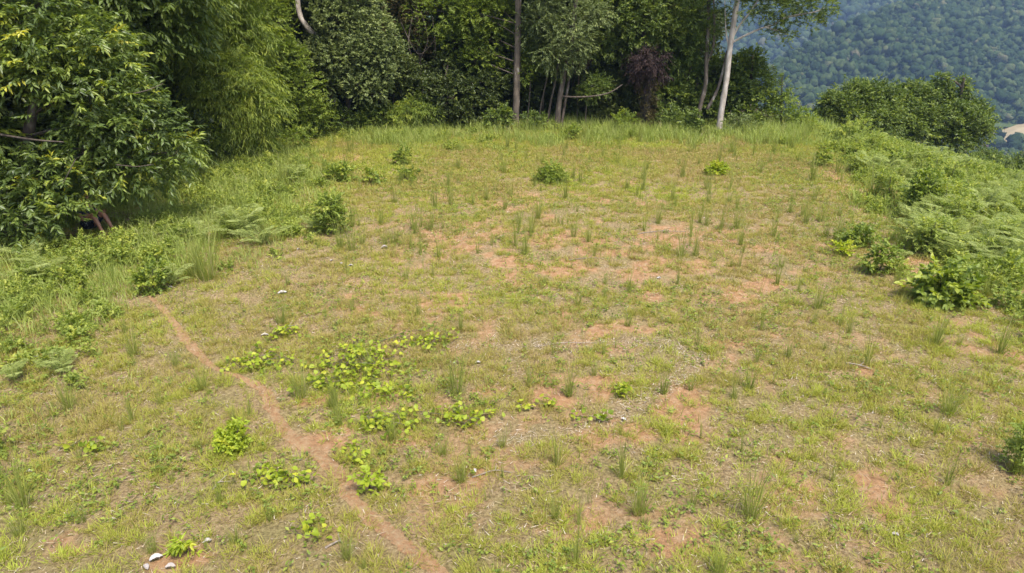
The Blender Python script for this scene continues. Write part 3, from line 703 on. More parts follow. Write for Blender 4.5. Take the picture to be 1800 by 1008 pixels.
# shrubs along the foot of the wood
EDGE = [
    (590, 228, 31, [(580, 205, 30.6, .5), (605, 212, 30.4, .45), (560, 215, 30.2, .4)], "small", "mid", "leafy green undershrub at the foot of the grey green tree"),
    (660, 226, 31, [(650, 205, 31, .55), (680, 208, 31, .5), (640, 215, 30.6, .4)], "small", "mid", "bright green undershrub between the grey green tree and the glossy tree"),
    (722, 226, 31, [(718, 195, 31, .5), (745, 200, 31, .45), (700, 205, 30.8, .4), (728, 185, 31.2, .4)], "bamboo", "lime", "yellow green feathery undershrub in front of the glossy tree"),
    (1298, 228, 30.5, [(1298, 218, 30.4, .35), (1312, 220, 30.3, .28), (1284, 221, 30.3, .25)], "small", "grey", "small grey green shrub right of the white trunk's foot"),
    (1218, 238, 30, [(1220, 205, 29.8, .3), (1217, 220, 29.7, .33), (1222, 232, 29.5, .3)], "round", "mid", "upright bright leaved shrub left of the white trunk's foot"),
    (895, 230, 31, [(888, 205, 31, .4), (868, 212, 31, .4)], "round", "mid", "leafy undershrub hugging the straight trunk's left side"),
    (940, 228, 31, [(930, 210, 31, .3), (948, 215, 31, .3)], "small", "mid", "low undershrub between the straight trunk and the forked stems"),
    (1090, 228, 31, [(1092, 213, 30.8, .32), (1108, 216, 30.8, .28)], "small", "lime", "low yellow green undershrub left of the vine wrapped stump"),
    (1178, 228, 31, [(1172, 205, 31, .4), (1190, 212, 31, .35)], "small", "mid", "leafy undershrub right of the vine wrapped stump"),
    (330, 300, 20, [(300, 285, 19.5, .4), (330, 280, 20.5, .35), (320, 260, 21, .4)], "bamboo", "mid", "shaded undershrub beneath the bamboo's left side"),
    (520, 252, 27, [(512, 240, 26.5, .3), (535, 238, 27, .35)], "small", "lime", "pale undershrub where the left margin meets the back of the clearing"),
]
for (px, py, Yd, lob, spec, mat, lab) in EDGE:
    tree("undershrub", lab, "shrub", G(px, py), lob, spec, mat, tr=.03, dens=1.0)

# ------------------------------------------------------------------ low plants: blades, fronds, tufts
def blades(mb, P, L, Wd, lean, tint, rng, az=None, bend=.35, two=True):
    """upright bent blades of grass from P"""
    n = len(P)
    az = rng.uniform(0, 2 * math.pi, n) if az is None else az
    L = np.broadcast_to(L, (n,)); Wd = np.broadcast_to(Wd, (n,)); lean = np.broadcast_to(lean, (n,))
    h = np.stack([np.cos(az), np.sin(az), 0 * az], 1)
    sa = az + math.pi / 2 + rng.normal(0, .7, n)
    s = np.stack([np.cos(sa), np.sin(sa), 0 * sa], 1) * (Wd * .5)[:, None]
    up = np.array([0, 0, 1.0])
    mid = P + (h * np.sin(lean * .7)[:, None] + up * np.cos(lean * .7)[:, None]) * (L * .55)[:, None]
    l2 = lean * (1 + bend) + bend * .5
    tip = mid + (h * np.sin(l2)[:, None] + up * np.cos(l2)[:, None]) * (L * .45)[:, None]
    t = np.clip(np.broadcast_to(tint, (n,)), 0, 1)
    if two:
        v = np.stack([P - s, P + s, mid + s * .8, mid - s * .8, tip], 1).reshape(-1, 3)
        i = np.arange(n)[:, None] * 5
        mb.add(v, i + np.array([[0, 1, 2, 3]]), np.repeat(t, 5))
        mb.f.append((i + np.array([[3, 2, 4]])) + mb.n - 5 * n)
    else:
        v = np.stack([P - s, P + s, tip], 1).reshape(-1, 3)
        mb.add(v, np.arange(n)[:, None] * 3 + np.array([[0, 1, 2]]), np.repeat(t, 3))

def in_view(x, y, margin=5.0):
    d = y * math.cos(PITCH) + CAM_H * math.sin(PITCH)
    return (np.abs(x) < d * .75 + margin) & (y > 4.0)

LB = np.array([G(*q)[:2] for q in [(0, 800), (100, 690), (230, 570), (330, 505), (470, 450), (575, 400), (590, 340), (600, 300), (560, 265), (520, 245)]])
RB = np.array([G(*q)[:2] for q in [(1860, 640), (1800, 600), (1735, 530), (1600, 460), (1545, 400), (1520, 345), (1470, 285), (1430, 250)]])
def weedy(x, y):
    """0..1 how overgrown the margins are"""
    wob = 2.4 * (fbm(x * .8, y * .8, 51, 3) - .5)
    l = np.interp(y, LB[:, 1], LB[:, 0]) - x + wob
    r = x - np.interp(y, RB[:, 1], RB[:, 0]) + wob
    far = y - 27.5 + 3 * wob
    return np.clip(np.maximum(np.maximum(sstep(-1.2, 2.2, l), sstep(-1.0, 1.5, r)), .8 * sstep(-1.5, 3, far)), 0, 1)
FOOT = G(193, 409); MOUND = G(1655, 530)
def near_person(x, y): return sstep(.75, 1.2, np.hypot(x - MOUND[0], y - MOUND[1])) * sstep(.7, 1.15, np.hypot((x - FOOT[0] + .35) * .8, y - FOOT[1] + .15))
def right_side(x, y): return x - np.interp(y, RB[:, 1], RB[:, 0])
def zz(x, y): return height(x, y)

rng = np.random.default_rng(11)
def scatter(n, y0=4.2, y1=33.5):
    n = int(n * 43 / 36); x = rng.uniform(-18, 25, n); y = rng.uniform(y0, y1, n)
    k = in_view(x, y); return x[k], y[k]

# short turf
tm_ = MB()
x, y = scatter(375000)
soil = soil_mask(x, y); pd = path_dist(x, y)
patch = .30 * fbm(x * .5, y * .5, 13, 3) + .70 * fbm(x * 3.6, y * 3.6, 14, 2)
keep = rng.random(len(x)) < (1 - .75 * soil) * np.clip((.14 + .75 * sstep(.38, .58, patch) + .45 * sstep(19, 26, y) - .22 * np.exp(-((x - 1.6) / 5.0) ** 2 - ((y - 15.5) / 4.5) ** 2)) * (.25 + 1.3 * sstep(.42, .58, fbm(x * 8, y * 8, 17, 2))), 0, 1) * sstep(.0, .19, pd + rng.normal(0, .03, len(x))) * (1 - .8 * track(x, y)) * (1 - .35 * weedy(x, y))
x, y, patch = x[keep], y[keep], patch[keep]
ctint = np.clip(.36 - .16 * np.exp(-((x - 1.6) / 5.5) ** 2 - ((y - 15.5) / 5) ** 2) + 1.1 * (fbm(x * .5, y * .5, 19, 3) - .42) + rng.normal(0, .17, len(x)), .02, 1)
nb = np.where(y < 12, 22, np.where(y < 20, 14, 11)); wmul = np.where(y < 12, 1.0, np.where(y < 20, 1.4, 2.0))
ci = np.repeat(np.arange(len(x)), nb); nn = len(ci)
size = (.5 + 1.15 * rng.random(len(x)) ** 1.5)[ci]
az = rng.uniform(0, 6.283, nn); rad = .055 * size * np.sqrt(rng.random(nn))
bx = x[ci] + rad * np.cos(az); by = y[ci] + rad * np.sin(az)
P = np.stack([bx, by, zz(bx, by) - .004], 1)
blades(tm_, P, .098 * size * rng.uniform(.5, 1.3, nn), .0085 * wmul[ci] * rng.uniform(.7, 1.3, nn), rng.uniform(.35, 1.25, nn), ctint[ci] + rng.normal(0, .12, nn), rng, az=az + rng.normal(0, .5, nn), two=False)
kind(tm_.build("turf_grass", M["turf"]), "stuff", "thin short turf in small clumps over the clearing")

# dry thatch lying between the clumps
th = MB()
x, y = scatter(300000)
keep = rng.random(len(x)) < (1 - .75 * soil_mask(x, y)) * np.where(path_dist(x, y) < .15, .25, 1) * np.where(y > 18, .5, np.where(y < 11, .7, 1)) * (.35 + .65 * sstep(.4, .6, fbm(x * 1.2, y * 1.2, 29, 2)) + .9 * track(x, y))
x, y = x[keep], y[keep]; n = len(x)
ti = rng.integers(0, len(TRACK), 1300); x = np.concatenate([x, TRACK[ti, 0] + rng.normal(0, .13, 1300)]); y = np.concatenate([y, TRACK[ti, 1] + rng.normal(0, .13, 1300)]); n = len(x)
az = rng.normal(.5, 1.2, n)
Lh = rng.uniform(.03, .12, n); wh = rng.uniform(.0022, .005, n) * np.where(y > 15, 1.6, 1)
d = np.stack([np.cos(az), np.sin(az), rng.normal(0, .12, n)], 1); s = np.stack([-np.sin(az), np.cos(az), 0 * az], 1)
P = np.stack([x, y, zz(x, y) + rng.uniform(.006, .035, n)], 1)
v = np.stack([P - d * Lh[:, None] * .5 - s * wh[:, None], P - d * Lh[:, None] * .5 + s * wh[:, None], P + d * Lh[:, None] * .5], 1).reshape(-1, 3)
th.add(v, np.arange(n)[:, None] * 3 + np.array([[0, 1, 2]]), np.repeat(np.clip(rng.beta(1.1, 1.2, n) + np.where(np.arange(n) >= n - 1300, .06, 0), 0, 1), 3))
kind(th.build("dry_grass", M["thatch"]), "stuff", "bleached dry grass thatch lying flat between the turf clumps")

# tiny broad leaved weeds
wd = MB()
x, y = scatter(42000)
keep = rng.random(len(x)) < (1 - .7 * soil_mask(x, y)) * (.2 + .8 * sstep(.45, .65, fbm(x * .6 + 9, y * .6, 23, 3)) + .6 * weedy(x, y)) * sstep(.05, .25, path_dist(x, y))
x, y = x[keep], y[keep]
ci = np.repeat(np.arange(len(x)), 7); az = rng.uniform(0, 6.28, len(ci))
P = np.stack([x[ci] + rng.normal(0, .03, len(ci)), y[ci] + rng.normal(0, .03, len(ci)), 0 * az], 1); P[:, 2] = zz(P[:, 0], P[:, 1]) + rng.uniform(.01, .09, len(ci))
D = np.stack([np.cos(az), np.sin(az), rng.uniform(-.1, .7, len(ci))], 1)
leaves(wd, P, D, rng.uniform(.03, .07, len(ci)), rng.uniform(.018, .035, len(ci)), rng.normal(.5, .2, len(ci)), rng=rng)
kind(wd.build("ground_weeds", M["lime"]), "stuff", "tiny broad leaved weeds among the turf")

# tall grass along the margins and the back
tg_ = MB()
x, y = scatter(44000, 5, 33.8)
wv = weedy(x, y); rs = right_side(x, y)
keep = rng.random(len(x)) < wv * np.where(rs > .5, .55, 1) * sstep(.1, .4, path_dist(x, y)) * (.3 + 1.0 * sstep(.38, .6, fbm(x * .8, y * .8, 91, 3)))
keep &= near_person(x, y) > .5
x, y, wv = x[keep], y[keep], wv[keep]
ci = np.repeat(np.arange(len(x)), 9); nn = len(ci); az = rng.uniform(0, 6.28, nn)
bx = x[ci] + .07 * rng.normal(0, 1, nn); by = y[ci] + .07 * rng.normal(0, 1, nn)
hs = (.16 + .46 * wv * rng.random(len(x)) ** 1.3 + .14 * (y > 27))[ci]
ct = np.clip(rng.normal(.5, .18, len(x)) , 0, 1)[ci]
blades(tg_, np.stack([bx, by, zz(bx, by) - .01], 1), hs * rng.uniform(.6, 1.3, nn), .011 * np.where(by > 18, 1.5, 1), rng.uniform(.05, .75, nn), ct + rng.normal(0, .1, nn), rng, az=az)
kind(tg_.build("tall_grass", M["tall"]), "stuff", "knee high grass and weeds along the margins of the clearing")

# lone wispy stems all over the clearing
ws = MB()
x, y = scatter(9500)
keep = (path_dist(x, y) > .2) & (near_person(x, y) > .5) & (rng.random(len(x)) < .3 + .7 * sstep(.42, .6, fbm(x * .9, y * .9, 101, 2))); x, y = x[keep], y[keep]
ci = np.repeat(np.arange(len(x)), 3); nn = len(ci); bx = x[ci] + rng.normal(0, .02, nn); by = y[ci] + rng.normal(0, .02, nn)
blades(ws, np.stack([bx, by, zz(bx, by) - .01], 1), (rng.uniform(.12, .42, len(x)) * np.where(y > 20, 1.25, 1))[ci] * rng.uniform(.6, 1.1, nn), .006 * np.where(by > 16, 1.7, 1), rng.uniform(.03, .5, nn), rng.normal(.6, .2, nn), rng)
kind(ws.build("wispy_grass", M["tuft"]), "stuff", "lone pale grass stems scattered over the whole clearing")

# leafy undergrowth of the margins
ug = MB(); ug2 = MB()
x, y = scatter(11000, 6, 33)
wv = weedy(x, y); rs = right_side(x, y)
keep = rng.random(len(x)) < wv * np.where(rs > 0, .8, .4) * np.where(y > 29, .4, 1) * sstep(.2, .5, path_dist(x, y)) * sstep(.36, .62, fbm(x * 1.1 + 4, y * 1.1 - 8, 33, 3))
keep &= near_person(x, y) > .7
pts = [(np.array([a, b, float(zz(a, b)) + q * .35]), q) for a, b, q in zip(x[keep], y[keep], rng.uniform(.10, .30, keep.sum()) * (.45 + .6 * wv[keep]))]
k = len(pts) // 2
foliage(ug, pts[:k], "round", 1.1, .62, rng, young=.15)
foliage(ug2, pts[k:], "small", .9, .7, rng, young=.15)
M["weed"] = leaf_mat("margin weed leaf", [(0.0, (.12, .165, .03)), (0.5, (.26, .315, .058)), (1.0, (.46, .47, .09))], .42, .5, .3, (1, 1, 1))
kind(ug.build("undergrowth", M["weed"]), "stuff", "low leafy undergrowth along the margins")
kind(ug2.build("undergrowth", M["weed"]), "stuff", "low small leaved undergrowth along the margins")

# ferns
def fern_mesh(mb, nf, L, rng, c=(0, 0, 0)):
    for k in range(nf):
        az = 2.4 * k + rng.uniform(-.4, .4); l = L * rng.uniform(.65, 1.1); el = rng.uniform(.6, 1.35)
        s = np.linspace(.12, 1, 17)
        h = np.array([math.cos(az), math.sin(az), 0])
        r = l * s * math.cos(el) * (1 + .25 * s); zv = l * (s * math.sin(el) * 1.15 - .55 * s ** 2.4 * math.sin(el))
        P = np.asarray(c) + h[None] * r[:, None] + np.array([0, 0, 1])[None] * zv[:, None]
        tg = nrm(np.gradient(P, axis=0)); sd = nrm(np.cross(tg, [0, 0, 1.0]))
        w = l * .34 * np.sin(np.clip(s, 0, 1) * math.pi * .93 + .12) ** .8 * (1 - .35 * s) + .01
        t0 = rng.normal(.5, .15)
        for sg in (-1, 1):
            D = sd * sg + tg * .55; D[:, 2] -= .12
            leaves(mb, P, D, w * rng.uniform(.7, 1.2, len(s)), l * .022, t0 + rng.normal(0, .12, len(s)), nj=.5, rng=rng)
            for fr in (.3, .5, .7):
                Q = P + nrm(D) * (w * fr)[:, None]
                for s2 in (-1, 1):
                    D2 = nrm(D) * .6 + nrm(np.cross(D, [0, 0, 1.0])) * s2; leaves(mb, Q, D2, w * .26 * (1 - fr * .6), l * .016, t0 + rng.normal(0, .12, len(s)), nj=.6, rng=rng)
        q = np.array([np.asarray(c), np.asarray(c) + h * l * .08 + [0, 0, l * .1], P[0], P[6], P[12], P[-1]])
        tube(mb, q, .006, .002, 4, 8, 0, 0, rng=rng)
fern_protos = []
for k in range(4):
    mb = MB(); fern_mesh(mb, [9, 11, 8, 10][k], [.62, .75, .5, .68][k], np.random.default_rng(60 + k))
    o = mb.build("fern", M["fern"]); tag(o, "", "fern", "ferns along the margins"); fern_protos.append(o)
_used = set()
def place(protos, k, px, py, label, sc, rz, group=None):
    p = protos[k % len(protos)]
    o = p
    if p.name in _used:
        o = p.copy(); C.objects.link(o)
    _used.add(o.name)
    o.location = G(px, py); o.rotation_mode = 'XYZ'; o.scale = (sc, sc, sc); o.rotation_euler = (0, 0, rz); o["label"] = label
    if group: o["group"] = group
    return o
rg = random.Random(9)
FERNS = [(58, 462, 1.1, "fern with arching fronds under the low branches of the big broadleaf tree"), (75, 500, 1.0, "second fern in front of the one under the big broadleaf tree"),
         (28, 668, .85, "pale soft fern spreading at the left edge, lower left of the white chip"), (110, 655, .65, "yellowish fern right of the pale soft fern at the left edge"),
         (300, 500, 1.0, "fern just right of the yellowed leaf in the left margin"), (430, 415, 1.35, "large grey green fern bush on the left margin, nearest the clearing"),
         (395, 385, 1.2, "grey green fern behind the large fern bush on the left margin"), (460, 430, 1.0, "fern at the right foot of the large fern bush on the left margin"),
         (350, 420, 1.1, "fern left of the large fern bush on the left margin"), (520, 320, 1.0, "grey green fern behind the upright leafy shrub on the left margin"),
         (480, 345, 1.0, "fern left of and behind the upright leafy shrub"), (555, 405, .8, "pale fern at the left foot of the upright leafy shrub"), (262, 420, .7, "fern beside the person's feet"),
         (1620, 430, 1.25, "pale feathery fern above the broad leaved mound on the right"), (1585, 460, .9, "small silvery fern left of the broad leaved mound on the right"), (1760, 430, 1.5, "largest fern, at the right edge above the broad leaved mound"),
         (1745, 470, 1.2, "fern touching the upper right of the broad leaved mound"), (1790, 465, 1.3, "fern cut by the right edge just below the largest fern")]
for k, (a, b, s, lab) in enumerate(FERNS):
    place(fern_protos, k, a, b, lab, s * 1.1, rg.uniform(0, 6.28))
bed = "fern among many in the fern bed along the right edge of the clearing"
n_bed = 0
while n_bed < 96:
    a = rg.uniform(1440, 1990); b = rg.uniform(238, 470)
    g = G(a, b)
    if right_side(g[0], g[1]) < .6 or g[0] > float(edge_x(g[1])) + 2.6 or g[1] > 33: continue
    place(fern_protos, n_bed, a, b, bed, rg.uniform(.75, 1.45), rg.uniform(0, 6.28), "ferns of the bed along the right edge").rotation_euler[0] = rg.uniform(-.4, .4); n_bed += 1

# upright tufts standing in the clearing
def tuft_mesh(n, H, rngt, spread=.05, lean=.28, seed=True):
    mb = MB()
    a = rngt.uniform(0, 6.28, n); r = spread * np.sqrt(rngt.random(n))
    P = np.stack([r * np.cos(a), r * np.sin(a), 0 * a - .02], 1)
    blades(mb, P, H * rngt.uniform(.35, 1.08, n), .0082, np.abs(rngt.normal(0, lean * 1.25, n)) + .04, rngt.normal(.5, .18, n), rngt, az=a + rngt.normal(0, .5, n), bend=.25)
    m = n // 2; a = rngt.uniform(0, 6.28, m)
    P = np.stack([spread * 1.6 * np.cos(a) * rngt.random(m), spread * 1.6 * np.sin(a) * rngt.random(m), 0 * a - .02], 1)
    blades(mb, P, H * rngt.uniform(.15, .4, m), .011, rngt.uniform(.2, 1.0, m), rngt.normal(.6, .25, m), rngt, az=a)
    return mb
tuft_protos = []
for k, (n, H, sp, ln) in enumerate([(46, 1.0, .05, .16), (34, 1.0, .04, .12), (60, 1.0, .08, .3), (24, 1.0, .03, .1), (42, 1.0, .06, .22)]):
    o = tuft_mesh(n, H, np.random.default_rng(80 + k), sp, ln).build("grass_tuft", M["tuft"]); tag(o, "", "grass tuft", "upright grass tufts in the clearing"); tuft_protos.append(o)
def px_per_m(px, py):
    g = G(px, py); return FPX / (g[1] * math.cos(PITCH) + (CAM_H - g[2]) * math.sin(PITCH))
TUFTS = [  # px, py of the base, height in the photo's pixels, prototype, label
    (1166, 692, 76, 0, "dense dark green tuft leaning right, alone beside a bare strip in the middle right"), (1000, 697, 85, 0, "dense upright tuft with a round yellow leaf at its foot, near the middle"),
    (803, 695, 125, 4, "tall sparse tuft right of the bright creeper patch"), (1318, 908, 150, 4, "tallest tuft in the lower right, with a brown base"), (1122, 903, 110, 2, "spreading tuft left of the tallest lower right tuft"),
    (1092, 840, 110, 3, "thin tall tuft just behind the spreading lower tuft"), (810, 580, 55, 1, "small dark upright tuft on the red bare patch above the creeper patch"), (1105, 515, 50, 4, "tuft below the bare red patches in the middle of the clearing"),
    (1664, 852, 100, 3, "thin brownish tuft right of the lower right bare patch"), (1666, 728, 90, 2, "loose tuft below the row of tufts at the right"), (1524, 642, 85, 3, "single thin stalky tuft with an empty left side at the right"),
    (1645, 606, 85, 0, "full tuft in front of the broad leaved mound"), (1757, 622, 95, 0, "dark based tuft at the right edge, right of the full tuft"), (40, 895, 150, 1, "tall tuft at the left edge near the bottom"),
    (232, 740, 75, 3, "brown footed tuft left of the path's middle"), (235, 625, 80, 0, "upright tuft left of the path's upper end"), (590, 715, 100, 1, "tall thin tuft in front of the creeper patch"),
    (356, 685, 70, 4, "dark tuft standing beside the path at its bend"), (888, 368, 40, 0, "dark little tuft by a pink bare spot behind the middle"), (855, 352, 52, 0, "tuft just left of the dark little tuft behind the middle"),
    (765, 366, 58, 1, "slim tuft, left one of the slim pair behind the middle"), (793, 362, 75, 3, "slim taller tuft, right one of the slim pair behind the middle"), (752, 405, 26, 2, "short bright green tuft in front of the slim pair"),
    (994, 350, 55, 0, "tuft touching the right foot of the round green shrub"), (1241, 333, 45, 0, "tuft at the left foot of the small bright round shrub"), (1284, 333, 48, 3, "thin tuft at the right foot of the small bright round shrub"),
    (1264, 283, 32, 0, "tuft standing behind the small bright round shrub"), (1469, 420, 45, 4, "tuft left of the low leafy seedling on the right"), (1437, 542, 65, 2, "bushy tuft between the middle and the broad leaved mound"),
    (1428, 318, 70, 0, "tall tuft at the corner where the fern bed begins"), (365, 492, 120, 2, "large spreading tuft in front of the fern bush on the left margin"), (345, 488, 90, 2, "dark half of the large spreading tuft on the left margin"),
    (714, 492, 38, 4, "small tuft below the white curled leaf"), (1338, 580, 60, 3, "thin tuft below the right bare streak"), (1366, 500, 55, 1, "slim tuft right of the middle bare streaks"), (1191, 500, 50, 3, "stalky tuft on the bare streaks of the middle"),
    (1226, 610, 65, 3, "stalky tuft behind the dense dark leaning tuft"), (1385, 628, 50, 2, "low wide tuft in the middle right"), (1318, 682, 80, 4, "bright tuft right of the dense dark leaning tuft"), (980, 820, 90, 3, "pale thin tuft below the tuft with the yellow leaf"),
    (1012, 990, 110, 3, "pale stalks at the bottom right of the middle"), (1262, 1012, 90, 2, "broad tuft cut by the bottom edge"), (690, 775, 70, 2, "bright tuft on the near side of the creeper patch"), (930, 680, 60, 3, "thin tuft left of the tuft with the yellow leaf"),
    (530, 700, 90, 2, "wispy clump on the right bank of the path by the creeper patch"), (495, 570, 60, 2, "hazy tuft left of the weathered stick"), (1300, 470, 45, 3, "thin tuft in the right middle by the pale streak"), (735, 555, 40, 4, "tuft on the left end of the red bare patch"),
    (1785, 832, 100, 2, "bright dense tuft cut by the right edge"), (1735, 520, 60, 2, "tuft at the right foot of the broad leaved mound"), (640, 1000, 40, 2, "low tuft near the bottom edge by the path"), (120, 720, 80, 2, "loose tuft among weeds at the left"),
    (500, 330, 80, 1, "tall pale tuft at the left margin behind the upright leafy shrub"), (620, 400, 70, 1, "slim tuft right of the upright leafy shrub"), (670, 395, 55, 1, "slim tuft second to the right of the upright leafy shrub"),
    (1535, 345, 80, 2, "wide tuft at the start of the fern bed, left of the leafy sapling"), (1390, 262, 50, 0, "tuft before the right end of the wood"), (1575, 500, 45, 4, "small bright tuft left of the broad leaved mound"), (1232, 770, 50, 3, "faint stalks under the dense dark leaning tuft")]
for k, (a, b, h, p, lab) in enumerate(TUFTS):
    place(tuft_protos, p, a, b, lab, h / px_per_m(a, b) * 1.12, rg.uniform(0, 6.28))
rt = random.Random(21); c_ = 0
while c_ < 190:
    a = rt.uniform(540, 1480); b = 238 + 215 * rt.random() ** 1.6
    g = G(a, b)
    if weedy(g[0], g[1]) > .9 and rt.random() < .5: continue
    h = rt.uniform(.35, .95); o = place(tuft_protos, rt.choice([0, 1, 3, 4]), a, b, "thin upright tuft among many on the far half of the clearing", h, rt.uniform(0, 6.28), "thin tufts on the far half of the clearing"); c_ += 1
c_ = 0
while c_ < 90:
    a = rt.uniform(0, 1800); b = rt.uniform(450, 1000); g = G(a, b)
    if weedy(g[0], g[1]) > .6 or float(path_dist(np.array([g[0]]), np.array([g[1]]))[0]) < .3: continue
    place(tuft_protos, rt.choice([2, 3, 4]), a, b, "small low tuft among many on the near half of the clearing", rt.uniform(.2, .5), rt.uniform(0, 6.28), "small tufts on the near half of the clearing"); c_ += 1

# shrubs and seedlings standing in the clearing
def shrub(name, label, cat, px, py, blobs, spec, mat, scale=1.0, dens=1.0, stem=.012, young=.1, tilt=.0):
    """blobs: (dx m, dy m, z m, r m) about the foot"""
    rngs = np.random.default_rng(sum(map(ord, label)))
    b = G(px, py); root = thing(name, label, cat, b)
    mb = MB(); lob = []
    for dx, dy, z, r in blobs:
        c = b + np.array([dx, dy, z]); lob.append((c, r))
        tube(mb, [b + [rngs.normal(0, .02), rngs.normal(0, .02), -.05], b * .5 + c * .5 + [0, 0, .03], c + [0, 0, r * .5]], stem, stem * .35, 5, 6, rng=rngs)
    mb.build("stem", M["bark"], root, b, True)
    fb = MB(); foliage(fb, lob, spec, dens, scale, rngs, young=young, squash=.9); fb.build("foliage", M[mat], root, b)
    return root
shrub("round_shrub", "round green shrub standing alone in the back middle of the clearing", "shrub", 968, 322, [tuple(q * 0.78 for q in t) for t in [(0, 0, .3, .34), (-.3, 0, .2, .28), (.3, 0, .22, .28), (0, -.2, .2, .3), (.05, .1, .52, .26), (.45, 0, .12, .18), (-.42, 0, .12, .18)]], "small", "lime", .8, 1.3, young=.18)
shrub("round_shrub", "small bright round shrub standing alone in the back right of the clearing", "shrub", 1260, 307, [tuple(q * 0.62 for q in t) for t in [(0, 0, .25, .3), (-.3, 0, .18, .24), (.28, 0, .2, .25), (0, -.15, .17, .25), (0, .1, .38, .2)]], "round", "bright", .7, 1.3)
shrub("leafy_shrub", "upright leafy shrub at the edge of the left margin", "shrub", 583, 410, [tuple(q * 0.85 for q in t) for t in [(0, 0, .25, .28), (0, 0, .55, .3), (.05, 0, .82, .26), (-.15, 0, .7, .22), (.22, 0, .4, .22), (-.2, 0, .35, .2), (.1, 0, 1.0, .16)]], "small", "lime", .8, 1.2, young=.15)
shrub("leaf_mound", "wide mound of broad glossy leaves on the right side of the clearing", "shrub", 1655, 530, [tuple(q * 0.70 for q in t) for t in [(0, 0, .35, .42), (-.45, -.05, .25, .34), (.45, 0, .28, .36), (-.2, -.25, .22, .34), (.25, -.25, .22, .34), (-.15, .1, .6, .32), (.25, .1, .62, .3), (-.7, 0, .15, .22), (.75, 0, .16, .22), (0, -.35, .14, .26)]], "round", "lime", 1.25, 1.1, young=.18)
shrub("leafy_sapling", "green leafy sapling in the fern bed at the right", "shrub", 1615, 378, [(0, 0, .3, .3), (0, 0, .65, .3), (.05, 0, .95, .24), (-.2, 0, .5, .22), (.22, 0, .45, .22)], "round", "lime", .85, 1.1, young=.1)
shrub("leafy_seedling", "low leafy seedling left of the pale feathery fern at the right", "shrub", 1503, 432, [(0, 0, .16, .24), (-.22, 0, .1, .18), (.22, 0, .12, .18), (.1, 0, .28, .16)], "round", "lime", .75, 1.1)
shrub("leafy_seedling", "yellow green seedling at the foot of the low leafy seedling", "shrub", 1476, 448, [(0, 0, .1, .14), (.08, 0, .16, .1)], "round", "bright", .7, 1.0)
shrub("leafy_seedling", "bright yellow green leafy clump left of the path", "shrub", 410, 790, [tuple(q * 0.66 for q in t) for t in [(0, 0, .12, .16), (-.14, 0, .12, .13), (.12, 0, .14, .14), (.03, .05, .3, .16), (.14, .05, .36, .12), (-.1, 0, .26, .13)]], "round", "bright", .45, 1.1)
shrub("leafy_seedling", "rosette seedling with pointed bright leaves by the whitish wood at the bottom left", "seedling", 328, 972, [(0, 0, .04, .06), (0, 0, .08, .05)], "broad", "bright", .42, .5)
shrub("leafy_seedling", "seedling with one large round yellow leaf beside the path at the lower middle", "seedling", 650, 862, [(0, 0, .08, .09), (0, 0, .17, .07)], "round", "bright", .7, .8)
shrub("leafy_shrub", "bright leafy shrub cut by the right edge of the picture", "shrub", 1785, 826, [(0, 0, .10, .10), (0, 0, .24, .11), (.03, 0, .38, .1), (.08, 0, .2, .1), (0, 0, .5, .07)], "small", "lime", .55, 1.2)
for (a, b, lab) in [(598, 318, "yellow leaved low plant at the back of the left margin, first of a short row"), (650, 322, "small yellow tipped plant, second in the row at the back of the left margin"), (712, 318, "yellow tipped plant at the right end of the short row at the back left")]:
    shrub("leafy_seedling", lab, "seedling", a, b, [(0, 0, .2, .25), (-.25, 0, .15, .2), (.25, 0, .17, .2), (.1, 0, .35, .16)] if a < 620 else [(0, 0, .15, .2), (.18, 0, .2, .15)], "round", "lime", .9, .9, young=.3)
for (a, b, lab) in [(708, 290, "upright leafy weed before the back of the left margin"), (1005, 245, "bright weed before the forked brown stems"), (1445, 292, "yellow green weed at the far corner of the fern bed"), (1570, 300, "leafy weed in the far part of the fern bed"), (270, 515, "leafy weed in front of the fern by the yellowed leaf"), (1545, 480, "low bright weed left of the small silvery fern"), (1760, 500, "leafy weed right of the broad leaved mound")]:
    shrub("leafy_weed", lab, "weed", a, b, [(0, 0, .2, .2), (.08, 0, .42, .18), (-.14, 0, .25, .16)], "round", "lime", .7, 1.0, young=.2)

LW = "upright leafy weed standing among the ferns of the right bank"
wp = shrub("leafy_weed", LW, "weed", 1665, 330, [(0, 0, .25, .2), (.06, 0, .5, .18), (-.12, 0, .35, .16), (.1, 0, .7, .12)], "small", "weed", .8, 1.0, young=.25); wp["group"] = "leafy weeds of the right bank"
n_w = 0
while n_w < 26:
    a = rg.uniform(1450, 1900); b = rg.uniform(245, 450); g = G(a, b)
    if right_side(g[0], g[1]) < .2 or g[0] > float(edge_x(g[1])) + 1.5 or g[1] > 32: continue
    dup(wp, "leafy_weed", LW, g, rg.uniform(0, 6.28), rg.uniform(.6, 1.2)); n_w += 1

